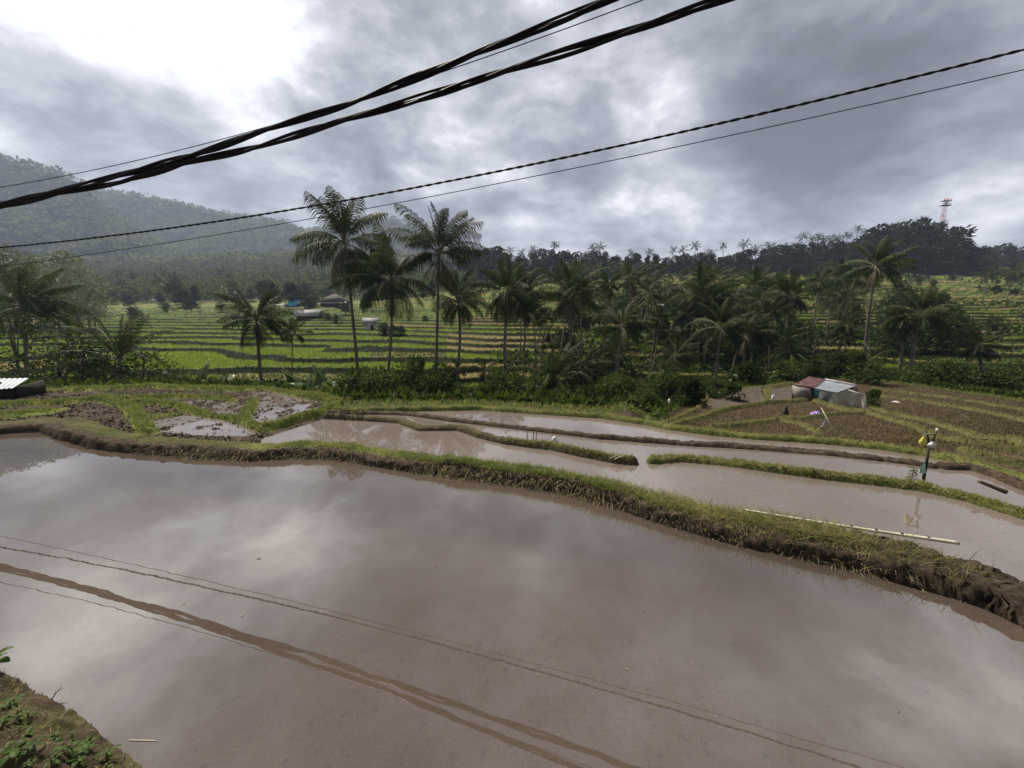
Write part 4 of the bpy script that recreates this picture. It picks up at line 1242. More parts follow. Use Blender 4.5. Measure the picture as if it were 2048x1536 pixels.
for P, h, w in DIKES:
    Lg = sum(np.linalg.norm(np.array(P[i_ + 1][:2]) - np.array(P[i_][:2])) for i_ in range(len(P) - 1))
    q = along(P, int(min(5200, Lg * (520 if (w > .15 and P[0][0] < 0) else 190) * (w / .2))), r3, w * .42); g_, _i = land(q[:, 0], q[:, 1])
    PP.append(np.column_stack([q, g_]))
PP = np.vstack(PP)
right = PP[:, 0] / PP[:, 1] > .42
blades('dike_grass', PP, np.where(right, .085, .09), .014, .8, [M['grass'], M['drygrass']], r3, (r3.random(len(PP)) < np.where(right, .62, .15)).astype(int), .6)
# clods and rotting stubble of the muddy plots on the left
lu = r3.uniform(-1.7, -.40, 26000); ye = np.interp(lu, EDGE_U, EDGE_Y); lY = 6 + r3.random(len(lu)) * (ye - 6); lX = lu * lY
g_, i_ = land(lX, lY); kp = (i_['grass'] < .3) & (fbm(lX * 1.5, lY * 1.5, 91, 3) > -.25) & (lY > np.interp(lX, [v[0] for v in B1], [v[1] for v in B1]))
blades('mud_clods', np.column_stack([lX, lY, g_ - .01])[kp], .05, .045, .9, [M['clod'], M['stubble']], r3, (r3.random(kp.sum()) < .16).astype(int), .4)
# litter and low grass on the bank by the viewer
lx_ = r3.uniform(-4.5, -.6, 26000); ly_ = r3.uniform(.5, 3.2, 26000); kp = in_poly(lx_, ly_, NEARB_POLY); lx_, ly_ = lx_[kp], ly_[kp]
kp = fbm(lx_ * 3, ly_ * 3, 93, 3) > -.15; lx_, ly_ = lx_[kp], ly_[kp]; g_, _i = land(lx_, ly_); n_ = len(lx_)
blades('bank_litter', np.column_stack([lx_, ly_, g_ - .004]), .035, .0045, 1.6, [M['grass'], M['drygrass'], M['root']], r3, r3.choice([0, 1, 2], n_, p=[.40, .30, .30]), .5)
# grass on the shelf rim
lu = r3.uniform(-1.6, 1.6, 16000); ye = np.interp(lu, EDGE_U, EDGE_Y); lY = ye + r3.uniform(-.3, 1.6, len(lu)); lX = lu * lY; g_, _i = land(lX, lY)
blades('rim_grass', np.column_stack([lX, lY, g_]), .16, .02, .8, [M['grass'], M['drygrass']], r3, (r3.random(len(lX)) < .2).astype(int), .6)
# stubble of the harvested fields
lu = r3.uniform(.40, 1.75, 60000); ye = np.interp(lu, EDGE_U, EDGE_Y); lY = 7.5 + r3.random(len(lu)) * (ye - 7.5)
lX = np.round(lu * lY / .14) * .14 + r3.normal(size=len(lu)) * .03
g_, i_ = land(lX, lY)
kp = (i_['stub'] > .5)
blades('stubble', np.column_stack([lX, lY, g_])[kp], .085, .016, .45, [M['stubble'], M['grass']], r3, (r3.random(kp.sum()) < .10).astype(int), .3)
# standing rice on the terraces
lu = r3.uniform(-1.6, 1.6, 340000); lY = np.exp(r3.uniform(math.log(36), math.log(170), len(lu))); lX = lu * lY
g_, i_ = land(lX, lY); c_ = crop(lX, lY, i_)
kp = (i_['tm'] > .5) & (i_['riser'] < .5) & (c_ == 0)
blades('rice', np.column_stack([lX, lY, g_])[kp], np.interp(lY[kp], [36, 90, 170], [.32, .26, .10]), np.interp(lY[kp], [36, 170], [.06, .16]), .35, M['rice'], r3, None, .3)
kp = (i_['tm'] > .5) & (i_['riser'] > .5) & (r3.random(len(lu)) < .9)
blades('bank_weeds', np.column_stack([lX, lY, g_])[kp], .24, np.interp(lY[kp], [36, 170], [.07, .22]), 1.0, M['bush'], r3, None, .5)
kp = (i_['tm'] > .5) & (i_['riser'] < .5) & (c_ > 0) & (r3.random(len(lu)) < .6)
blades('terrace_weeds', np.column_stack([lX, lY, g_])[kp], .30, np.interp(lY[kp], [36, 120], [.06, .14]), .8, [M['bush'], M['drygrass']], r3, ((c_[kp] == 1) & (i_['riser'][kp] < .5)).astype(int), .5)
#@@OBJECTS
# ------------------------------------------------------------------ small things and buildings
def hit(px, py, y0=.5, y1=420):
    """where a ray first meets the land"""
    u, t = ut(px, py)
    Y = np.geomspace(y0, y1, 2600); z, _ = land(u * Y, Y)
    b = np.nonzero(EYE + t * Y <= z)[0]
    k = b[0] if len(b) else -1
    return np.array((u * Y[k], Y[k], z[k]))


def thing(name, loc, label, cat, group=None):
    return link(name, None, loc=loc, label=label, cat=cat, group=group)


def part(top, name, mb, mats, smooth=False, parent=None):
    """shapes given in world coordinates, stored relative to the thing"""
    off = np.array(top.location)
    for v in mb.V: v -= off
    return link(name, mb.mesh(name, mats, smooth), parent or top)


def corrugated(m, q, nx, ny, amp, waves, mi=0, th=.02):
    """a waved sheet on corners q0..q3 (q0-q1 along the eave)"""
    q = np.asarray(q, float); nrm = np.cross(q[1] - q[0], q[3] - q[0]); nrm /= np.linalg.norm(nrm)
    if nrm[2] < 0: nrm = -nrm
    s, t = np.meshgrid(np.linspace(0, 1, nx), np.linspace(0, 1, ny))
    s = s.ravel()[:, None]; t = t.ravel()[:, None]
    P = (q[0] * (1 - s) + q[1] * s) * (1 - t) + (q[3] * (1 - s) + q[2] * s) * t + nrm * amp * np.sin(s * waves * 2 * PI)
    i = (np.arange(ny - 1)[:, None] * nx + np.arange(nx - 1)[None]).ravel()
    Q = np.stack([i, i + 1, i + nx + 1, i + nx], 1)
    m.add(P, Q, None, mi); m.add(P - nrm * th, Q[:, ::-1], None, mi)


def curtain(m, t0, t1, b0, b1, amp, folds, seed, mi=0, nx=30, ny=10):
    rng = np.random.default_rng(seed)
    t0, t1, b0, b1 = map(lambda v: np.asarray(v, float), (t0, t1, b0, b1))
    s, t = np.meshgrid(np.linspace(0, 1, nx), np.linspace(0, 1, ny)); s = s.ravel()[:, None]; t = t.ravel()[:, None]
    P = (t0 * (1 - s) + t1 * s) * (1 - t) + (b0 * (1 - s) + b1 * s) * t
    nrm = np.cross(t1 - t0, b0 - t0); nrm /= np.linalg.norm(nrm)
    w = np.sin(s * folds * 6.28 + t * 2.2 + seed) * .6 + np.sin(s * folds * 11 - t * 4) * .4
    P = P + nrm * amp * w * (.25 + t) - np.array((0, 0, 1)) * .03 * np.sin(s * 3.14 * 2) * (1 - t)
    i = (np.arange(ny - 1)[:, None] * nx + np.arange(nx - 1)[None]).ravel()
    Q = np.stack([i, i + 1, i + nx + 1, i + nx], 1)
    m.add(P, Q, None, mi); m.add(P + nrm * .012, Q[:, ::-1], None, mi)


# the tarpaulin shed in the right-hand fields
def on_g(px, py):
    q = sh(px, py); q[2] = gz(q[0], q[1]); return q


w0, w1, w2, w3, w4 = on_g(1588, 799), on_g(1624, 802), on_g(1666, 811), on_g(1707, 815), on_g(1735, 818)
e0, e1, e2 = pt(1589, 771, w0[1] - .1), pt(1627, 776.5, w1[1] - .15), pt(1674, 785, w2[1] - .2)
r0, r1, r2_ = pt(1617, 754, w0[1] + 1.7), pt(1651, 760, w1[1] + 1.6), pt(1712, 772, w2[1] + 1.3)
shed = thing('field_shed', w1, 'low canvas-walled shed with grey zinc and rusty red roof in the dry fields', 'shed')
m = MB(); corrugated(m, [e1, e2, r2_, r1], 66, 4, .014, 15); part(shed, 'zinc_roof', m, M['zinc'])
m = MB(); corrugated(m, [e0 + (0, 0, .03), e1 + (.02, -.02, .035), r1 + (.02, 0, .035), r0 + (0, 0, .03)], 46, 4, .022, 9); part(shed, 'rusty_roof', m, M['rust'])
m = MB(); m.tube([r1 + (0, 0, .05), r2_ + (0, 0, .05)], .035, 6); part(shed, 'ridge_pole', m, M['white_sheet'])
m = MB(); m.slab([w0, w1, e1 + (0, .18, -.02), e0 + (0, .15, -.02)], -.12); part(shed, 'wall', m, M['block'])
m = MB(); curtain(m, e1 + (.0, .05, -.03), e1 * .62 + e2 * .38 + (0, .06, -.04), w1, w1 * .62 + w2 * .38, .03, .8, 1); part(shed, 'teal_tarpaulin', m, M['teal'])
m = MB(); curtain(m, e1 * .66 + e2 * .34 + (0, .08, -.04), e2 + (-.1, .10, -.04), w1 * .68 + w2 * .32, w2 + (0, 0, -.02), .05, .9, 2); part(shed, 'dark_canvas', m, M['canvas_dark'])
tt = pt(1707, 779, w3[1])
m = MB(); curtain(m, e2 + (-.12, .06, -.04), tt, w2 + (-.05, -.03, -.02), w3, .08, .8, 3); part(shed, 'pale_canvas', m, M['canvas_light'])
tq = pt(1731, 790, w4[1])
m = MB(); curtain(m, tt + (.0, .03, -.03), tq, w3 + (0, .03, 0), w4, .05, .9, 4); part(shed, 'side_canvas', m, M['canvas_light'])
m = MB(); m.tube([pt(1697, 780, w3[1] - .12), pt(1727, 789.5, w4[1] - .1)], .022, 6); part(shed, 'tent_pole', m, M['white_sheet'])
g0 = np.array((r0[0], r0[1], gz(r0[0], r0[1]))); g2 = np.array((r2_[0], r2_[1], gz(r2_[0], r2_[1])))
m = MB(); m.slab([g2, g0, r0 - (0, 0, .06), r2_ - (0, 0, .06)], .05); m.slab([w0 + (0, .15, 0), e0 + (0, .15, -.03), r0 - (0, .02, .06), g0 - (0, .02, 0)], .05)
m.slab([w3 + (0, .1, 0), g2 + (.1, -.05, 0), r2_ + (.05, -.05, -.07), tt + (0, .1, -.05)], .05); part(shed, 'back_wall', m, M['dark_in'])
for q0, q1 in ((on_g(1603, 798), pt(1600, 772, w0[1] - .05)), (on_g(1599, 797), pt(1612, 772, w0[1]))):
    m = MB(); m.tube([q0, (q0 + q1) / 2 + (.02, 0, 0), q1], .035, 6); part(shed, 'prop', m, M['wood'])

# low roof at the left margin
b = np.array((-19.0, 14.6, 0)); q0, q1, q2, q3 = pt(-110, 786, 11.9), pt(26, 776, 11.9), pt(58, 756, 13.0), pt(-90, 758, 13.0)
s2 = thing('roadside_shelter', (q0[0], 12.4, gz(-15, 12.4)), 'low shelter with a patched whitish sheet roof at the left margin', 'shelter')
m = MB(); corrugated(m, [q0, q1, q2, q3], 60, 5, .012, 14); part(s2, 'roof', m, M['zinc'])
gl = gz(q0[0], 12.0); m = MB(); m.slab([(q0[0] + .1, 12.05, gl), (q1[0] - .2, 12.05, gl), (q1[0] - .2, 12.05, q1[2] - .04), (q0[0] + .1, 12.05, q0[2] - .04)], .06)
m.slab([(q1[0] - .2, 12.9, gl), (q1[0] - .2, 12.9, q2[2] - .05), (q1[0] - .2, 12.06, q1[2] - .05), (q1[0] - .2, 12.06, gl)], .06); part(s2, 'wall', m, M['dark_in'])
for f_ in (.35, .62):
    c_ = q0 * (1 - f_) + q1 * f_; d_ = q3 * (1 - f_) + q2 * f_; p_ = c_ * .55 + d_ * .45 + (0, 0, .05)
    me_, _c = crown_mesh('patch', .16, .05, 4, 30, .12, .09, M['dark_in'], 5); link('patch', me_, s2, loc=p_ - np.array(s2.location))


def hut(name, px, py, wpx, hpx, roofmat, wallmat, label, cat, depth=.8, roof_frac=.45, door=True, rot=0.0, hip=False, y0=30, eave=None):
    b = hit(px, py, y0); w = wpx / F * b[1]; h = hpx / F * b[1]; d = w * depth
    o = thing(name, b, label, cat); o.rotation_euler = (0, 0, rot)
    hw = h * (1 - roof_frac); e = w * .09
    m = MB().box((0, d / 2, hw / 2 - .3), (w * .86, d * .86, hw + .6)); link('wall', m.mesh('wall', wallmat), o)
    m = MB(); a = w / 2 + e; c0, c1 = -e, d + e
    if hip:
        m.add([(-a, c0, hw), (a, c0, hw), (a, c1, hw), (-a, c1, hw), (-a * .12, d / 2, h), (a * .12, d / 2, h)], [(0, 1, 5, 4), (2, 3, 4, 5), (3, 2, 1, 0)], [(1, 2, 5), (3, 0, 4)])
    else:
        m.slab([(-a, c0, hw - .05), (a, c0, hw - .05), (a, d / 2, h), (-a, d / 2, h)], .07)
        m.slab([(a, c1, hw - .05), (-a, c1, hw - .05), (-a, d / 2 + .01, h), (a, d / 2 + .01, h)], .07)
        m.add([(-w * .43, .0, hw - .02), (-w * .43, d, hw - .02), (-w * .43, d / 2, h - .1), (w * .43, .0, hw - .02), (w * .43, d, hw - .02), (w * .43, d / 2, h - .1)], None, [(0, 2, 1), (3, 4, 5)])
    link('roof', m.mesh('roof', roofmat), o)
    if door:
        m = MB().box((w * .08, d * .07 - .03, hw * .42), (w * .20, .06, hw * .8)); link('door', m.mesh('door', M['dark_in']), o)
    if eave:
        m = MB().box((0, -e - .05, hw - .12), (2 * a, .08, .22)); link('eave_board', m.mesh('eave_board', eave), o)
    return o


h1 = hut('farm_hut', 742, 661, 26, 25, M['greyroof'], M['plaster'], 'small pale hut with dark doorway standing among the green terraces', 'hut', rot=.35)
h2 = hut('field_pavilion', 612, 641, 46, 21, M['greyroof'], M['dark_in'], 'low open pavilion with grey roof and white front edge below the blue roof', 'pavilion', .5, .5, False, eave=M['white_sheet'])
h3 = hut('farmhouse', 662, 613, 50, 24, M['thatch'], M['dark_in'], 'dark hip-roofed house with pale eave line behind the terraces', 'house', .7, .72, False, hip=True, eave=M['plaster'])
b = hit(585, 613, 60); d = b[1]; k = d / F
o = thing('blue_roofed_house', b, 'house with a bright sky-blue roof panel and long white roof behind the terraces', 'house')
m = MB().box((0, 2.2, 0), (34 * k, 3.0, 14 * k * .8)); link('wall', m.mesh('wall', M['dark_in']), o)
m = MB(); m.slab([(-10 * k, -.3, 1 * k), (9 * k, -.3, 1 * k), (9 * k, 1.5, 14 * k), (-10 * k, 1.5, 14 * k)], .08); bp = link('blue_roof', m.mesh('blue_roof', M['blue']), o)
m = MB().tube([(0, .42, 6.2 * k), (0, .36, 6.4 * k)], .34, 12); link('vent', m.mesh('vent', M['dark_in']), bp)
m = MB(); m.slab([(-32 * k, -.5, 1.2 * k), (-10.4 * k, -.5, 2 * k), (-10.4 * k, .8, 6 * k), (-32 * k, .8, 4.5 * k)], .08); link('white_roof', m.mesh('white_roof', M['white_sheet']), o)
m = MB(); m.slab([(10 * k, .2, 8 * k), (24 * k, .2, 8 * k), (24 * k, 1.4, 14 * k), (10 * k, 1.4, 14 * k)], .08); link('patched_roof', m.mesh('patched_roof', M['white_sheet']), o)
for px, py, w_, lab in ((1337, 616, 34, 'small shelter with a thin white roof between the palms under the ridge'), (176, 640, 20, 'tiny white-roofed field shelter in the hazy terraces at the left'),
                        (305, 606, 16, 'tiny white-roofed shelter at the top of the left terraces'), (1992, 714, 22, 'small white-roofed shelter by the pale flooded terraces at far right')):
    b = hit(px, py, 25); k = b[1] / F; o = thing('field_shelter', b, lab, 'shelter', 'white-roofed field shelters')
    m = MB(); m.slab([(-w_ / 2 * k, 0, 5 * k), (w_ / 2 * k, 0, 5 * k), (w_ / 2 * k, 1.6, 8 * k), (-w_ / 2 * k, 1.6, 8 * k)], .06); link('roof', m.mesh('roof', M['white_sheet']), o)
    for sx_ in (-1, 1):
        for yy_ in (.1, 1.5):
            m = MB().tube([(sx_ * w_ * .42 * k, yy_, -.3), (sx_ * w_ * .42 * k, yy_, 5 * k + yy_ * k * 1.6)], .05, 5); link('post', m.mesh('post', M['wood']), o)
b = hit(703, 652, 40); k = b[1] / F
o = thing('field_banner', b, 'white upright banner behind the trunk of the tallest left palm', 'banner')
m = MB().tube([(0, 0, -.2), (0, 0, 12 * k)], .025, 5); link('pole', m.mesh('pole', M['wood']), o)
m = MB(); curtain(m, (0.03, 0, 12 * k), (4 * k, .1, 11.5 * k), (.03, 0, 2 * k), (4 * k, .1, 2.5 * k), .03, 1, 2); link('cloth', m.mesh('cloth', M['white_plastic']), o)

# radio tower
d = 315.0; top = pt(1893, 398, d); bz = gz(top[0], d); Hh = top[2] - bz; k = d / F
o = thing('radio_tower', (top[0], d, bz), 'red and white lattice radio tower behind the wooded ridge', 'tower')
m = MB(); wr = MB()
for lv in range(14):
    z0, z1 = Hh * lv / 14, Hh * (lv + 1) / 14; a0 = 1.9 - 1.3 * lv / 14; a1 = 1.9 - 1.3 * (lv + 1) / 14; mm = lv % 4 >= 2
    c0 = [(sx_ * a0, sy_ * a0, z0) for sx_, sy_ in ((-1, -1), (1, -1), (1, 1), (-1, 1))]; c1 = [(sx_ * a1, sy_ * a1, z1) for sx_, sy_ in ((-1, -1), (1, -1), (1, 1), (-1, 1))]
    for q in range(4):
        m.tube([c0[q], c1[q]], .14, 4, int(mm)); m.tube([c0[q], c1[(q + 1) % 4]], .08, 4, int(mm)); m.tube([c1[q], c1[(q + 1) % 4]], .08, 4, int(mm))
link('lattice', m.mesh('lattice', [M['steel_white'], M['steel_red']]), o)
for zz_, ww_ in ((Hh * .975, 6.4), (Hh * .92, 6.8)):
    m = MB().box((0, 0, zz_), (ww_, 2.6, .4)); pl = link('platform', m.mesh('platform', M['dark_in']), o)
    for q in range(6):
        m = MB().tube([((q - 2.5) * ww_ / 6, -1.2, zz_ - .2), ((q - 2.5) * ww_ / 6, -1.2, zz_ + 2.0)], .18, 5); link('antenna', m.mesh('antenna', M['steel_red']), pl)

# scarecrow post with bags
b = at(1850, 950, .02); b[2] = gz(b[0], b[1]); d = b[1]
post = thing('forked_post', b - (0, 0, .05), 'dark forked branch post with a cross stick standing on the grassy bund', 'post')
m = MB(); f0 = pt(1858, 894, d); m.tube([b - (0, 0, .08), pt(1853, 925, d), f0], [.022, .018, .016], 8); m.tube([f0, pt(1856, 875, d), pt(1852, 860, d)], [.015, .010, .006], 7)
m.tube([f0, pt(1866, 880, d - .02), pt(1874, 861, d - .02)], [.016, .014, .013], 7); part(post, 'trunk', m, M['dark_in'], True)
m = MB(); m.tube([pt(1842, 871, d), pt(1856, 869, d - .03), pt(1874, 868, d - .04)], [.006, .012, .011], 6); part(post, 'cross_stick', m, M['rachis'], True)
m = MB(); m.tube([pt(1873.5, 865, d - .02), pt(1874.5, 857, d - .02)], .015, 8); part(post, 'cut_end', m, M['bamboo'])


def bag(name, c, rx, rz, mat, label, seed, top=None):
    rng = np.random.default_rng(seed); n_, k_ = 9, 14; V_ = []
    for i_ in range(n_):
        t_ = i_ / (n_ - 1); r_ = math.sin(PI * (t_ * .9 + .05)) ** .6 * (1.0 - .62 * t_ ** 2.2)
        for j_ in range(k_):
            a_ = j_ / k_ * 2 * PI; q_ = r_ * (1 + .22 * math.sin(a_ * 5 + t_ * 4 + seed) * rng.uniform(.4, 1))
            V_.append((rx * q_ * math.cos(a_), rx * .8 * q_ * math.sin(a_), (t_ - .5) * 2 * rz))
    V_ = np.array(V_) + rng.normal(size=(len(V_), 3)) * rx * .05
    Q_ = [(i_ * k_ + j_, i_ * k_ + (j_ + 1) % k_, (i_ + 1) * k_ + (j_ + 1) % k_, (i_ + 1) * k_ + j_) for i_ in range(n_ - 1) for j_ in range(k_)]
    m_ = MB().add(V_, Q_, [(0, (j_ + 1) % k_, j_) for j_ in range(1, k_ - 1)] + [((n_ - 1) * k_, (n_ - 1) * k_ + j_, (n_ - 1) * k_ + (j_ + 1) % k_) for j_ in range(1, k_ - 1)])
    if top is not None: m_.tube([(0, 0, rz * .9), np.array(top) - np.array(c)], .006, 5)
    return link(name, m_.mesh(name, mat, True), loc=c, label=label, cat='bag')


k = d / F
bag('plastic_bag', pt(1846, 882, d - .03), 6 * k * 1.1, 10 * k, M['yellow_plastic'], 'yellow plastic bag hanging on the forked post', 1, pt(1848, 871, d - .01))
bag('plastic_bag', pt(1864, 889, d - .05), 7.5 * k, 7 * k, M['white_plastic'], 'crumpled white plastic bag caught in the fork of the post', 4)
m = MB(); q = pt(1846, 946, d - .06); curtain(m, q + (-6 * k, 0, 17 * k), q + (7 * k, .03, 15 * k), q + (-7 * k, 0, 0), q + (8 * k, .02, -2 * k), .012, 2, 3)
for v in m.V: v -= q
link('plastic_scrap', m.mesh('plastic_scrap', M['mint_plastic']), loc=q, label='mint green scrap of plastic net at the foot of the forked post', cat='plastic scrap')


def leafy_plant(name, base, H, n_, Lf, label, seed, spread=1.0, mat='weed', cat='plant', lean=(0, 0), low=.15, wr=.42, group=None):
    rng = np.random.default_rng(seed); o_ = thing(name, base, label, cat, group)
    st = np.array([(lean[0] * t * t * H, lean[1] * t * t * H, H * t) for t in np.linspace(0, 1, 7)]); st[0, 2] -= .05
    link('stem', MB().tube(st, np.linspace(.006, .003, 7) * (1 + H), 5).mesh('stem', M['rachis'], True), o_)
    m_ = MB()
    for i_ in range(n_):
        t_ = low + (1 - low) * (i_ + .5) / n_; p_ = np.array([np.interp(t_, np.linspace(0, 1, 7), st[:, a_]) for a_ in range(3)])
        az = i_ * 2.4 + rng.normal() * .3; el = rng.uniform(.1, .7); L_ = Lf * rng.uniform(.65, 1.15) * (1.1 - .45 * t_)
        a_ = np.array((math.cos(az), math.sin(az), 0)); S_ = np.array((-a_[1], a_[0], 0)); P_ = [p_]; nn = 7
        for j_ in range(nn):
            e_ = el - 1.1 * ((j_ + 1) / nn) ** 1.5
            P_.append(P_[-1] + (a_ * math.cos(e_) + np.array((0, 0, math.sin(e_)))) * L_ / nn)
        P_ = np.array(P_); w_ = L_ * wr * .5 * np.sin(np.clip((np.linspace(0, 1, nn + 1) * .93 + .02), 0, 1) * PI) ** .8
        for sg in (-1, 1):
            V_ = np.concatenate([P_, P_ + S_ * sg * w_[:, None] + np.array((0, 0, .22)) * w_[:, None]]); ii = np.arange(nn)
            m_.add(V_, np.stack([ii, ii + 1, ii + nn + 2, ii + nn + 1], 1))
    link('foliage', m_.mesh('foliage', M[mat], True), o_)
    return o_


b2 = at(1826, 945, .02); b2[2] = gz(b2[0], b2[1]); leafy_plant('shrub', b2, 52 / F * b2[1], 40, .10, 'slim leafy shrub growing on the bund beside the forked post', 3, mat='bush', cat='shrub')

# bamboo, planks, logs, sticks
def pole(name, a, b_, r0_, r1_, mat, label, cat, nodes_=0, n_=14, sag=0.0, group=None):
    a = np.asarray(a, float); b_ = np.asarray(b_, float); t_ = np.linspace(0, 1, n_)
    P_ = a + (b_ - a) * t_[:, None] - np.array((0, 0, sag)) * np.sin(PI * t_)[:, None]
    R_ = np.linspace(r0_, r1_, n_)
    if nodes_: R_ = R_ * (1 + .10 * (np.abs(np.sin(t_ * nodes_ * PI)) < .25))
    m_ = MB().tube(P_ - a, R_, 9)
    return link(name, m_.mesh(name, mat, True), loc=a, label=label, cat=cat, group=group)


a_ = at(1492, 1020, .205); c_ = at(1917, 1086, .195)
pole('bamboo_pole', a_, c_, .010, .019, M['bamboo'], 'long split bamboo pole lying on the grass of the near bund', 'bamboo pole', 9, 60, .01)
m = MB()
for f_ in np.linspace(.3, .99, 7):
    q = a_ * (1 - f_) + c_ * f_ + (0, -.004, .014); m.box(q - a_, (.022, .010, .008), rotm((0, 0, 1), -.2))
o = thing('x', (0, 0, 0), 'y', 'z'); bpy.data.objects.remove(o)
link('split_mark', m.mesh('split_mark', M['dark_in']), bpy.data.objects['bamboo_pole'])
a_ = at(1219, 917, .03)
for k_, (p0, p1, lab) in enumerate((((1219, 917), (1247, 906), 'upper cut bamboo piece resting on the mud by the bund gap'), ((1229, 919), (1253, 908), 'lower cut bamboo piece resting on the mud by the bund gap'))):
    q0, q1 = at(*p0, .05), at(*p1, .09)
    m = MB(); v = (q1 - q0); L_ = np.linalg.norm(v); m.slab([(0, 0, 0), v, v + (.03, .02, .01), (.03, .02, .01)], .012)
    link('split_bamboo', m.mesh('split_bamboo', M['bamboo']), loc=q0, label=lab, cat='bamboo piece', group='split bamboo pieces')
pole('log', pt(1957, 962, at(1957, 985, .0)[1]), at(2012, 984, .06), .022, .032, M['wood'], 'dark weathered log leaning over the bund at the right margin', 'log')
for k_, (px, y0_, y1_) in enumerate(((1055, 857, 881), (1067, 856, 881), (1072, 859, 880))):
    q = at(px, y1_, W3); pole('stick', q - (0, 0, .1), pt(px - 1 + k_, y0_, q[1]), .009, .007, M['wood'], 'short dark stick standing in shallow water at the bund edge', 'stick', group='three sticks in the pool')
q = at(1338, 850, W4); t_ = pt(1338, 806, q[1])
o = thing('marker_stick', q, 'thin stick with a white tip standing in the farthest pool', 'stick')
m = MB().tube([q - (0, 0, .15), t_], .009, 6); part(o, 'rod', m, M['wood'])
m = MB().tube([t_ - (0, 0, .02), t_ + (0, 0, .05), t_ + (0, 0, .1)], [.02, .035, .015], 8); part(o, 'tip', m, M['white_plastic'])
q = on_g(1674, 873); t_ = pt(1642, 815, q[1] + .4)
o = thing('flag_pole', q, 'leaning pale bamboo pole with a torn white rag before the shed', 'pole')
m = MB(); m.tube([q - (0, 0, .1), (q + t_) / 2, t_], [.017, .014, .008], 7); part(o, 'rod', m, M['bamboo'], True)
k = q[1] / F; r_ = pt(1657, 838, q[1] + .15); m = MB(); curtain(m, r_, r_ + (-6 * k, .02, -3 * k), r_ + (-3 * k, 0, -12 * k), r_ + (-12 * k, .05, -20 * k), .02, 2, 4); part(o, 'rag', m, M['white_plastic'])


def heap(name, c, rx, ry, h, mat, label, cat, seed):
    rng = np.random.default_rng(seed); V_ = [(0, 0, h)]; k_ = 16
    for i_ in range(1, 5):
        for j_ in range(k_):
            a2 = j_ / k_ * 2 * PI; t_ = i_ / 4; V_.append((rx * t_ * math.cos(a2) * rng.uniform(.85, 1.15), ry * t_ * math.sin(a2) * rng.uniform(.85, 1.15), h * (1 - t_ ** 2) * rng.uniform(.7, 1.2) - (.03 if i_ == 4 else 0)))
    T_ = [(0, 1 + j_, 1 + (j_ + 1) % k_) for j_ in range(k_)]
    Q_ = [(1 + i_ * k_ + j_, 1 + (i_ + 1) * k_ + j_, 1 + (i_ + 1) * k_ + (j_ + 1) % k_, 1 + i_ * k_ + (j_ + 1) % k_) for i_ in range(3) for j_ in range(k_)]
    return link(name, MB().add(V_, Q_, T_).mesh(name, mat, True), loc=c, label=label, cat=cat)


q = on_g(1633, 829); k = q[1] / F; heap('cloth', q, 12 * k, 9 * k, .13, M['purple'], 'crumpled violet cloth lying in the stubble before the shed', 'cloth', 2)
q = on_g(1792, 804); k = q[1] / F; heap('plastic_bag', q, 8 * k, 7 * k, .06, M['white_plastic'], 'flat white plastic bag lying in the stubble field right of the shed', 'bag', 3)
q = on_g(1570, 829); k = q[1] / F; heap('straw_heap', q, 7 * k, 6 * k, .35, M['dark_in'], 'small dark heap of rotting straw in the field left of the violet cloth', 'straw heap', 4)
q = at(1109, 882, W3); k = q[1] / F; heap('plastic_bag', q, 7 * k, 6 * k, .10, M['white_plastic'], 'white plastic bag half sunk in mud at the bund in the middle pool', 'bag', 6)
q = on_g(1545, 805); k = q[1] / F; m = MB(); m.slab([(-4 * k, 0, -.05), (4 * k, .05, -.05), (3.4 * k, .05, 22 * k), (-3.6 * k, 0, 22 * k)], -.06)
link('white_board', m.mesh('white_board', M['white_sheet']), loc=q, label='small white board standing at the edge of the flooded plot left of the shed', cat='board')

# weeds and litter on the bank by the viewer
WEEDS = [(-16, 1350, .17, 6, .13, 'weed with large rounded leaves at the left edge, reaching over the water'), (22, 1415, .05, 6, .085, 'bright green low weed below the large-leaved weed'),
         (42, 1440, .03, 5, .04, 'tiny pale sprig in the middle of the bare bank'), (8, 1448, .04, 6, .075, 'small weed half cut by the left picture edge'),
         (30, 1515, .05, 7, .085, 'star-shaped weed in the bottom left corner'), (70, 1500, .04, 6, .07, 'weed with a long leaf right of the star-shaped weed'),
         (112, 1478, .03, 5, .05, 'small narrow-leaved weed on the mossy slope'), (140, 1512, .07, 9, .09, 'bushy weed in the middle of the weed patch at the bottom edge'),
         (175, 1500, .06, 8, .08, 'pointed-leaf weed right of the bushy weed'), (215, 1518, .05, 7, .08, 'last green weed before the water at the bottom edge'), (160, 1530, .05, 7, .075, 'leafy weed cut by the bottom edge under the bushy weed'),
         (105, 1530, .05, 7, .07, 'small leafy weed at the bottom edge between the star-shaped and bushy weeds')]
rw = random.Random(3)
for k_ in range(22):
    px, py = rw.uniform(0, 250), rw.uniform(1390, 1536)
    if py < 1350 + px * .62 + 25: continue
    WEEDS.append((px, py, rw.uniform(.015, .05), rw.randint(4, 8), rw.uniform(.025, .06), 'small seedling among the weeds on the near bank'))
for k_, (px, py, H_, n_, Lf, lab) in enumerate(WEEDS):
    q = hit(px, py, .5, 12); leafy_plant('weed', q, H_, n_, Lf, lab, 50 + k_, group='weeds on the near bank', wr=(.42, .30, .50, .24)[k_ % 4] if k_ != 0 else .55, low=.4, lean=(.4, .1) if k_ == 0 else (.1, 0))
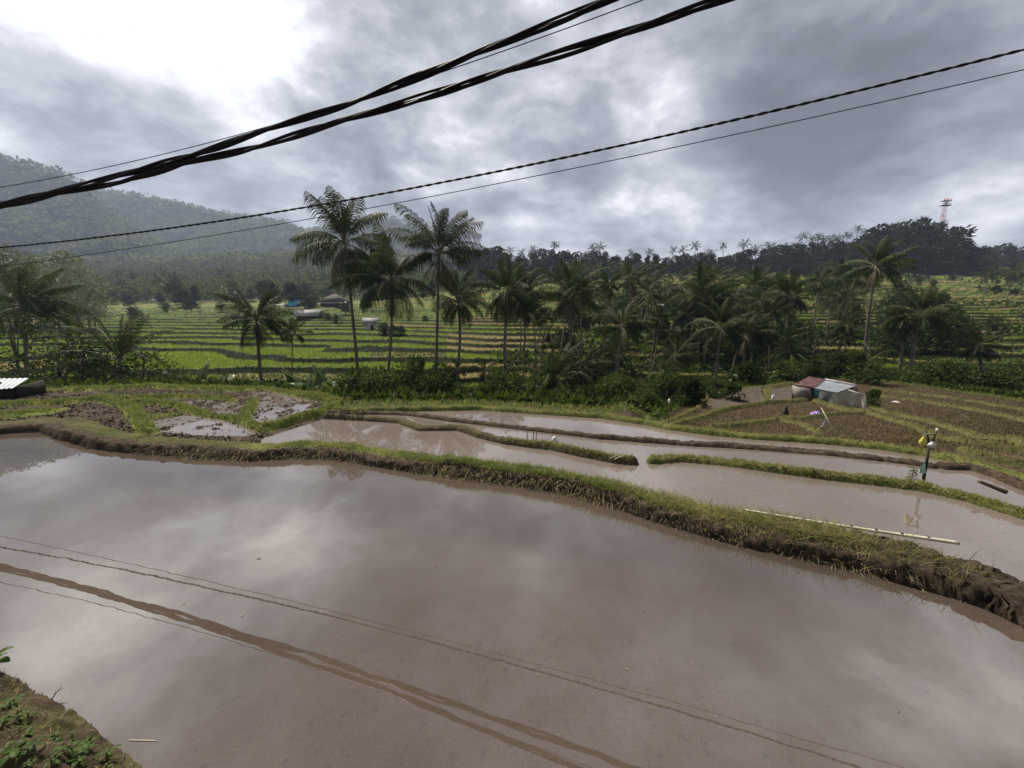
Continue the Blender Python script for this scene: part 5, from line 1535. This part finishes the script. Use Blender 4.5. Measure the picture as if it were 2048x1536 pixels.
for k_, (p0, p1, lab) in enumerate((((95, 1400), (124, 1372), 'dry forked twig sticking up from the bank edge'), ((250, 1500), (252, 1466), 'thin upright dry stem at the water edge'), ((296, 1540), (316, 1512), 'short dry twig at the bottom by the water'))):
    q = hit(*p0, .5, 12); e_ = pt(*p1, q[1] + .05); o = thing('twig', q, lab, 'twig', 'dry twigs on the near bank')
    m = MB(); m.tube([q - (0, 0, .03), (q + e_) / 2 + (.008, 0, 0), e_], [.0035, .0028, .0015], 5); mid = q * .55 + e_ * .45; m.tube([mid, mid + (e_ - q) * .4 + (.03, 0, .005)], [.002, .001], 4); part(o, 'branch', m, M['wood'])
q0, q1 = at(258, 1480, .004), at(312, 1481, .004); pole('straw', q0, q1, .002, .0015, M['bamboo'], 'pale straw floating on the brown water near the bank', 'straw')
FL = [(512, 1117, 10), (361, 1211, 9), (290, 1073, 4), (452, 1068, 4), (488, 1228, 6), (770, 1022, 5), (869, 1133, 6), (1349, 1107, 6), (1187, 1115, 5), (1290, 1221, 5), (1382, 1323, 6), (1248, 1337, 8), (1797, 1425, 8), (1658, 1413, 4), (530, 1442, 5), (686, 1267, 4), (1100, 1243, 4)]
for k_, (px, py, l_) in enumerate(FL):
    q = at(px, py, .003); s_ = l_ / F * q[1] * 1.3; an = k_ * 1.1; dv = np.array((math.cos(an), math.sin(an), 0)) * s_
    m = MB(); sd_ = np.array((-dv[1], dv[0], 0)) * .16; m.add([(0, 0, 0), dv * .5 + sd_ + (0, 0, .008), dv, dv * .5 - sd_ + (0, 0, .006)], [(0, 1, 2, 3)])
    link('floating_leaf', m.mesh('floating_leaf', M['drygrass'] if k_ % 3 else M['palm_dry']), loc=q, label='small dry leaf fragment floating on the near brown pool', cat='leaf', group='leaf bits floating on the near pool')
for px, py, d_, lab in ((257, 53, 45, 'tiny dark bird high in the bright clouds at the upper left'), (1719, 71, 55, 'lower of two tiny birds in the grey clouds at the upper right'), (1782, 34, 55, 'higher of two tiny birds in the grey clouds at the upper right')):
    q = pt(px, py, d_); m = MB(); m.tube([(0, -.12, 0), (0, 0, .01), (0, .14, 0)], [.012, .035, .01], 6)
    m.add([(0, .05, .02), (.16, .02, .07), (.28, -.07, .03), (0, -.05, .02)], [(0, 1, 2, 3)]); m.add([(0, .05, .02), (-.16, .02, .07), (-.28, -.07, .03), (0, -.05, .02)], [(3, 2, 1, 0)])
    link('bird', m.mesh('bird', M['bird']), loc=q, label=lab, cat='bird', sc=.6)
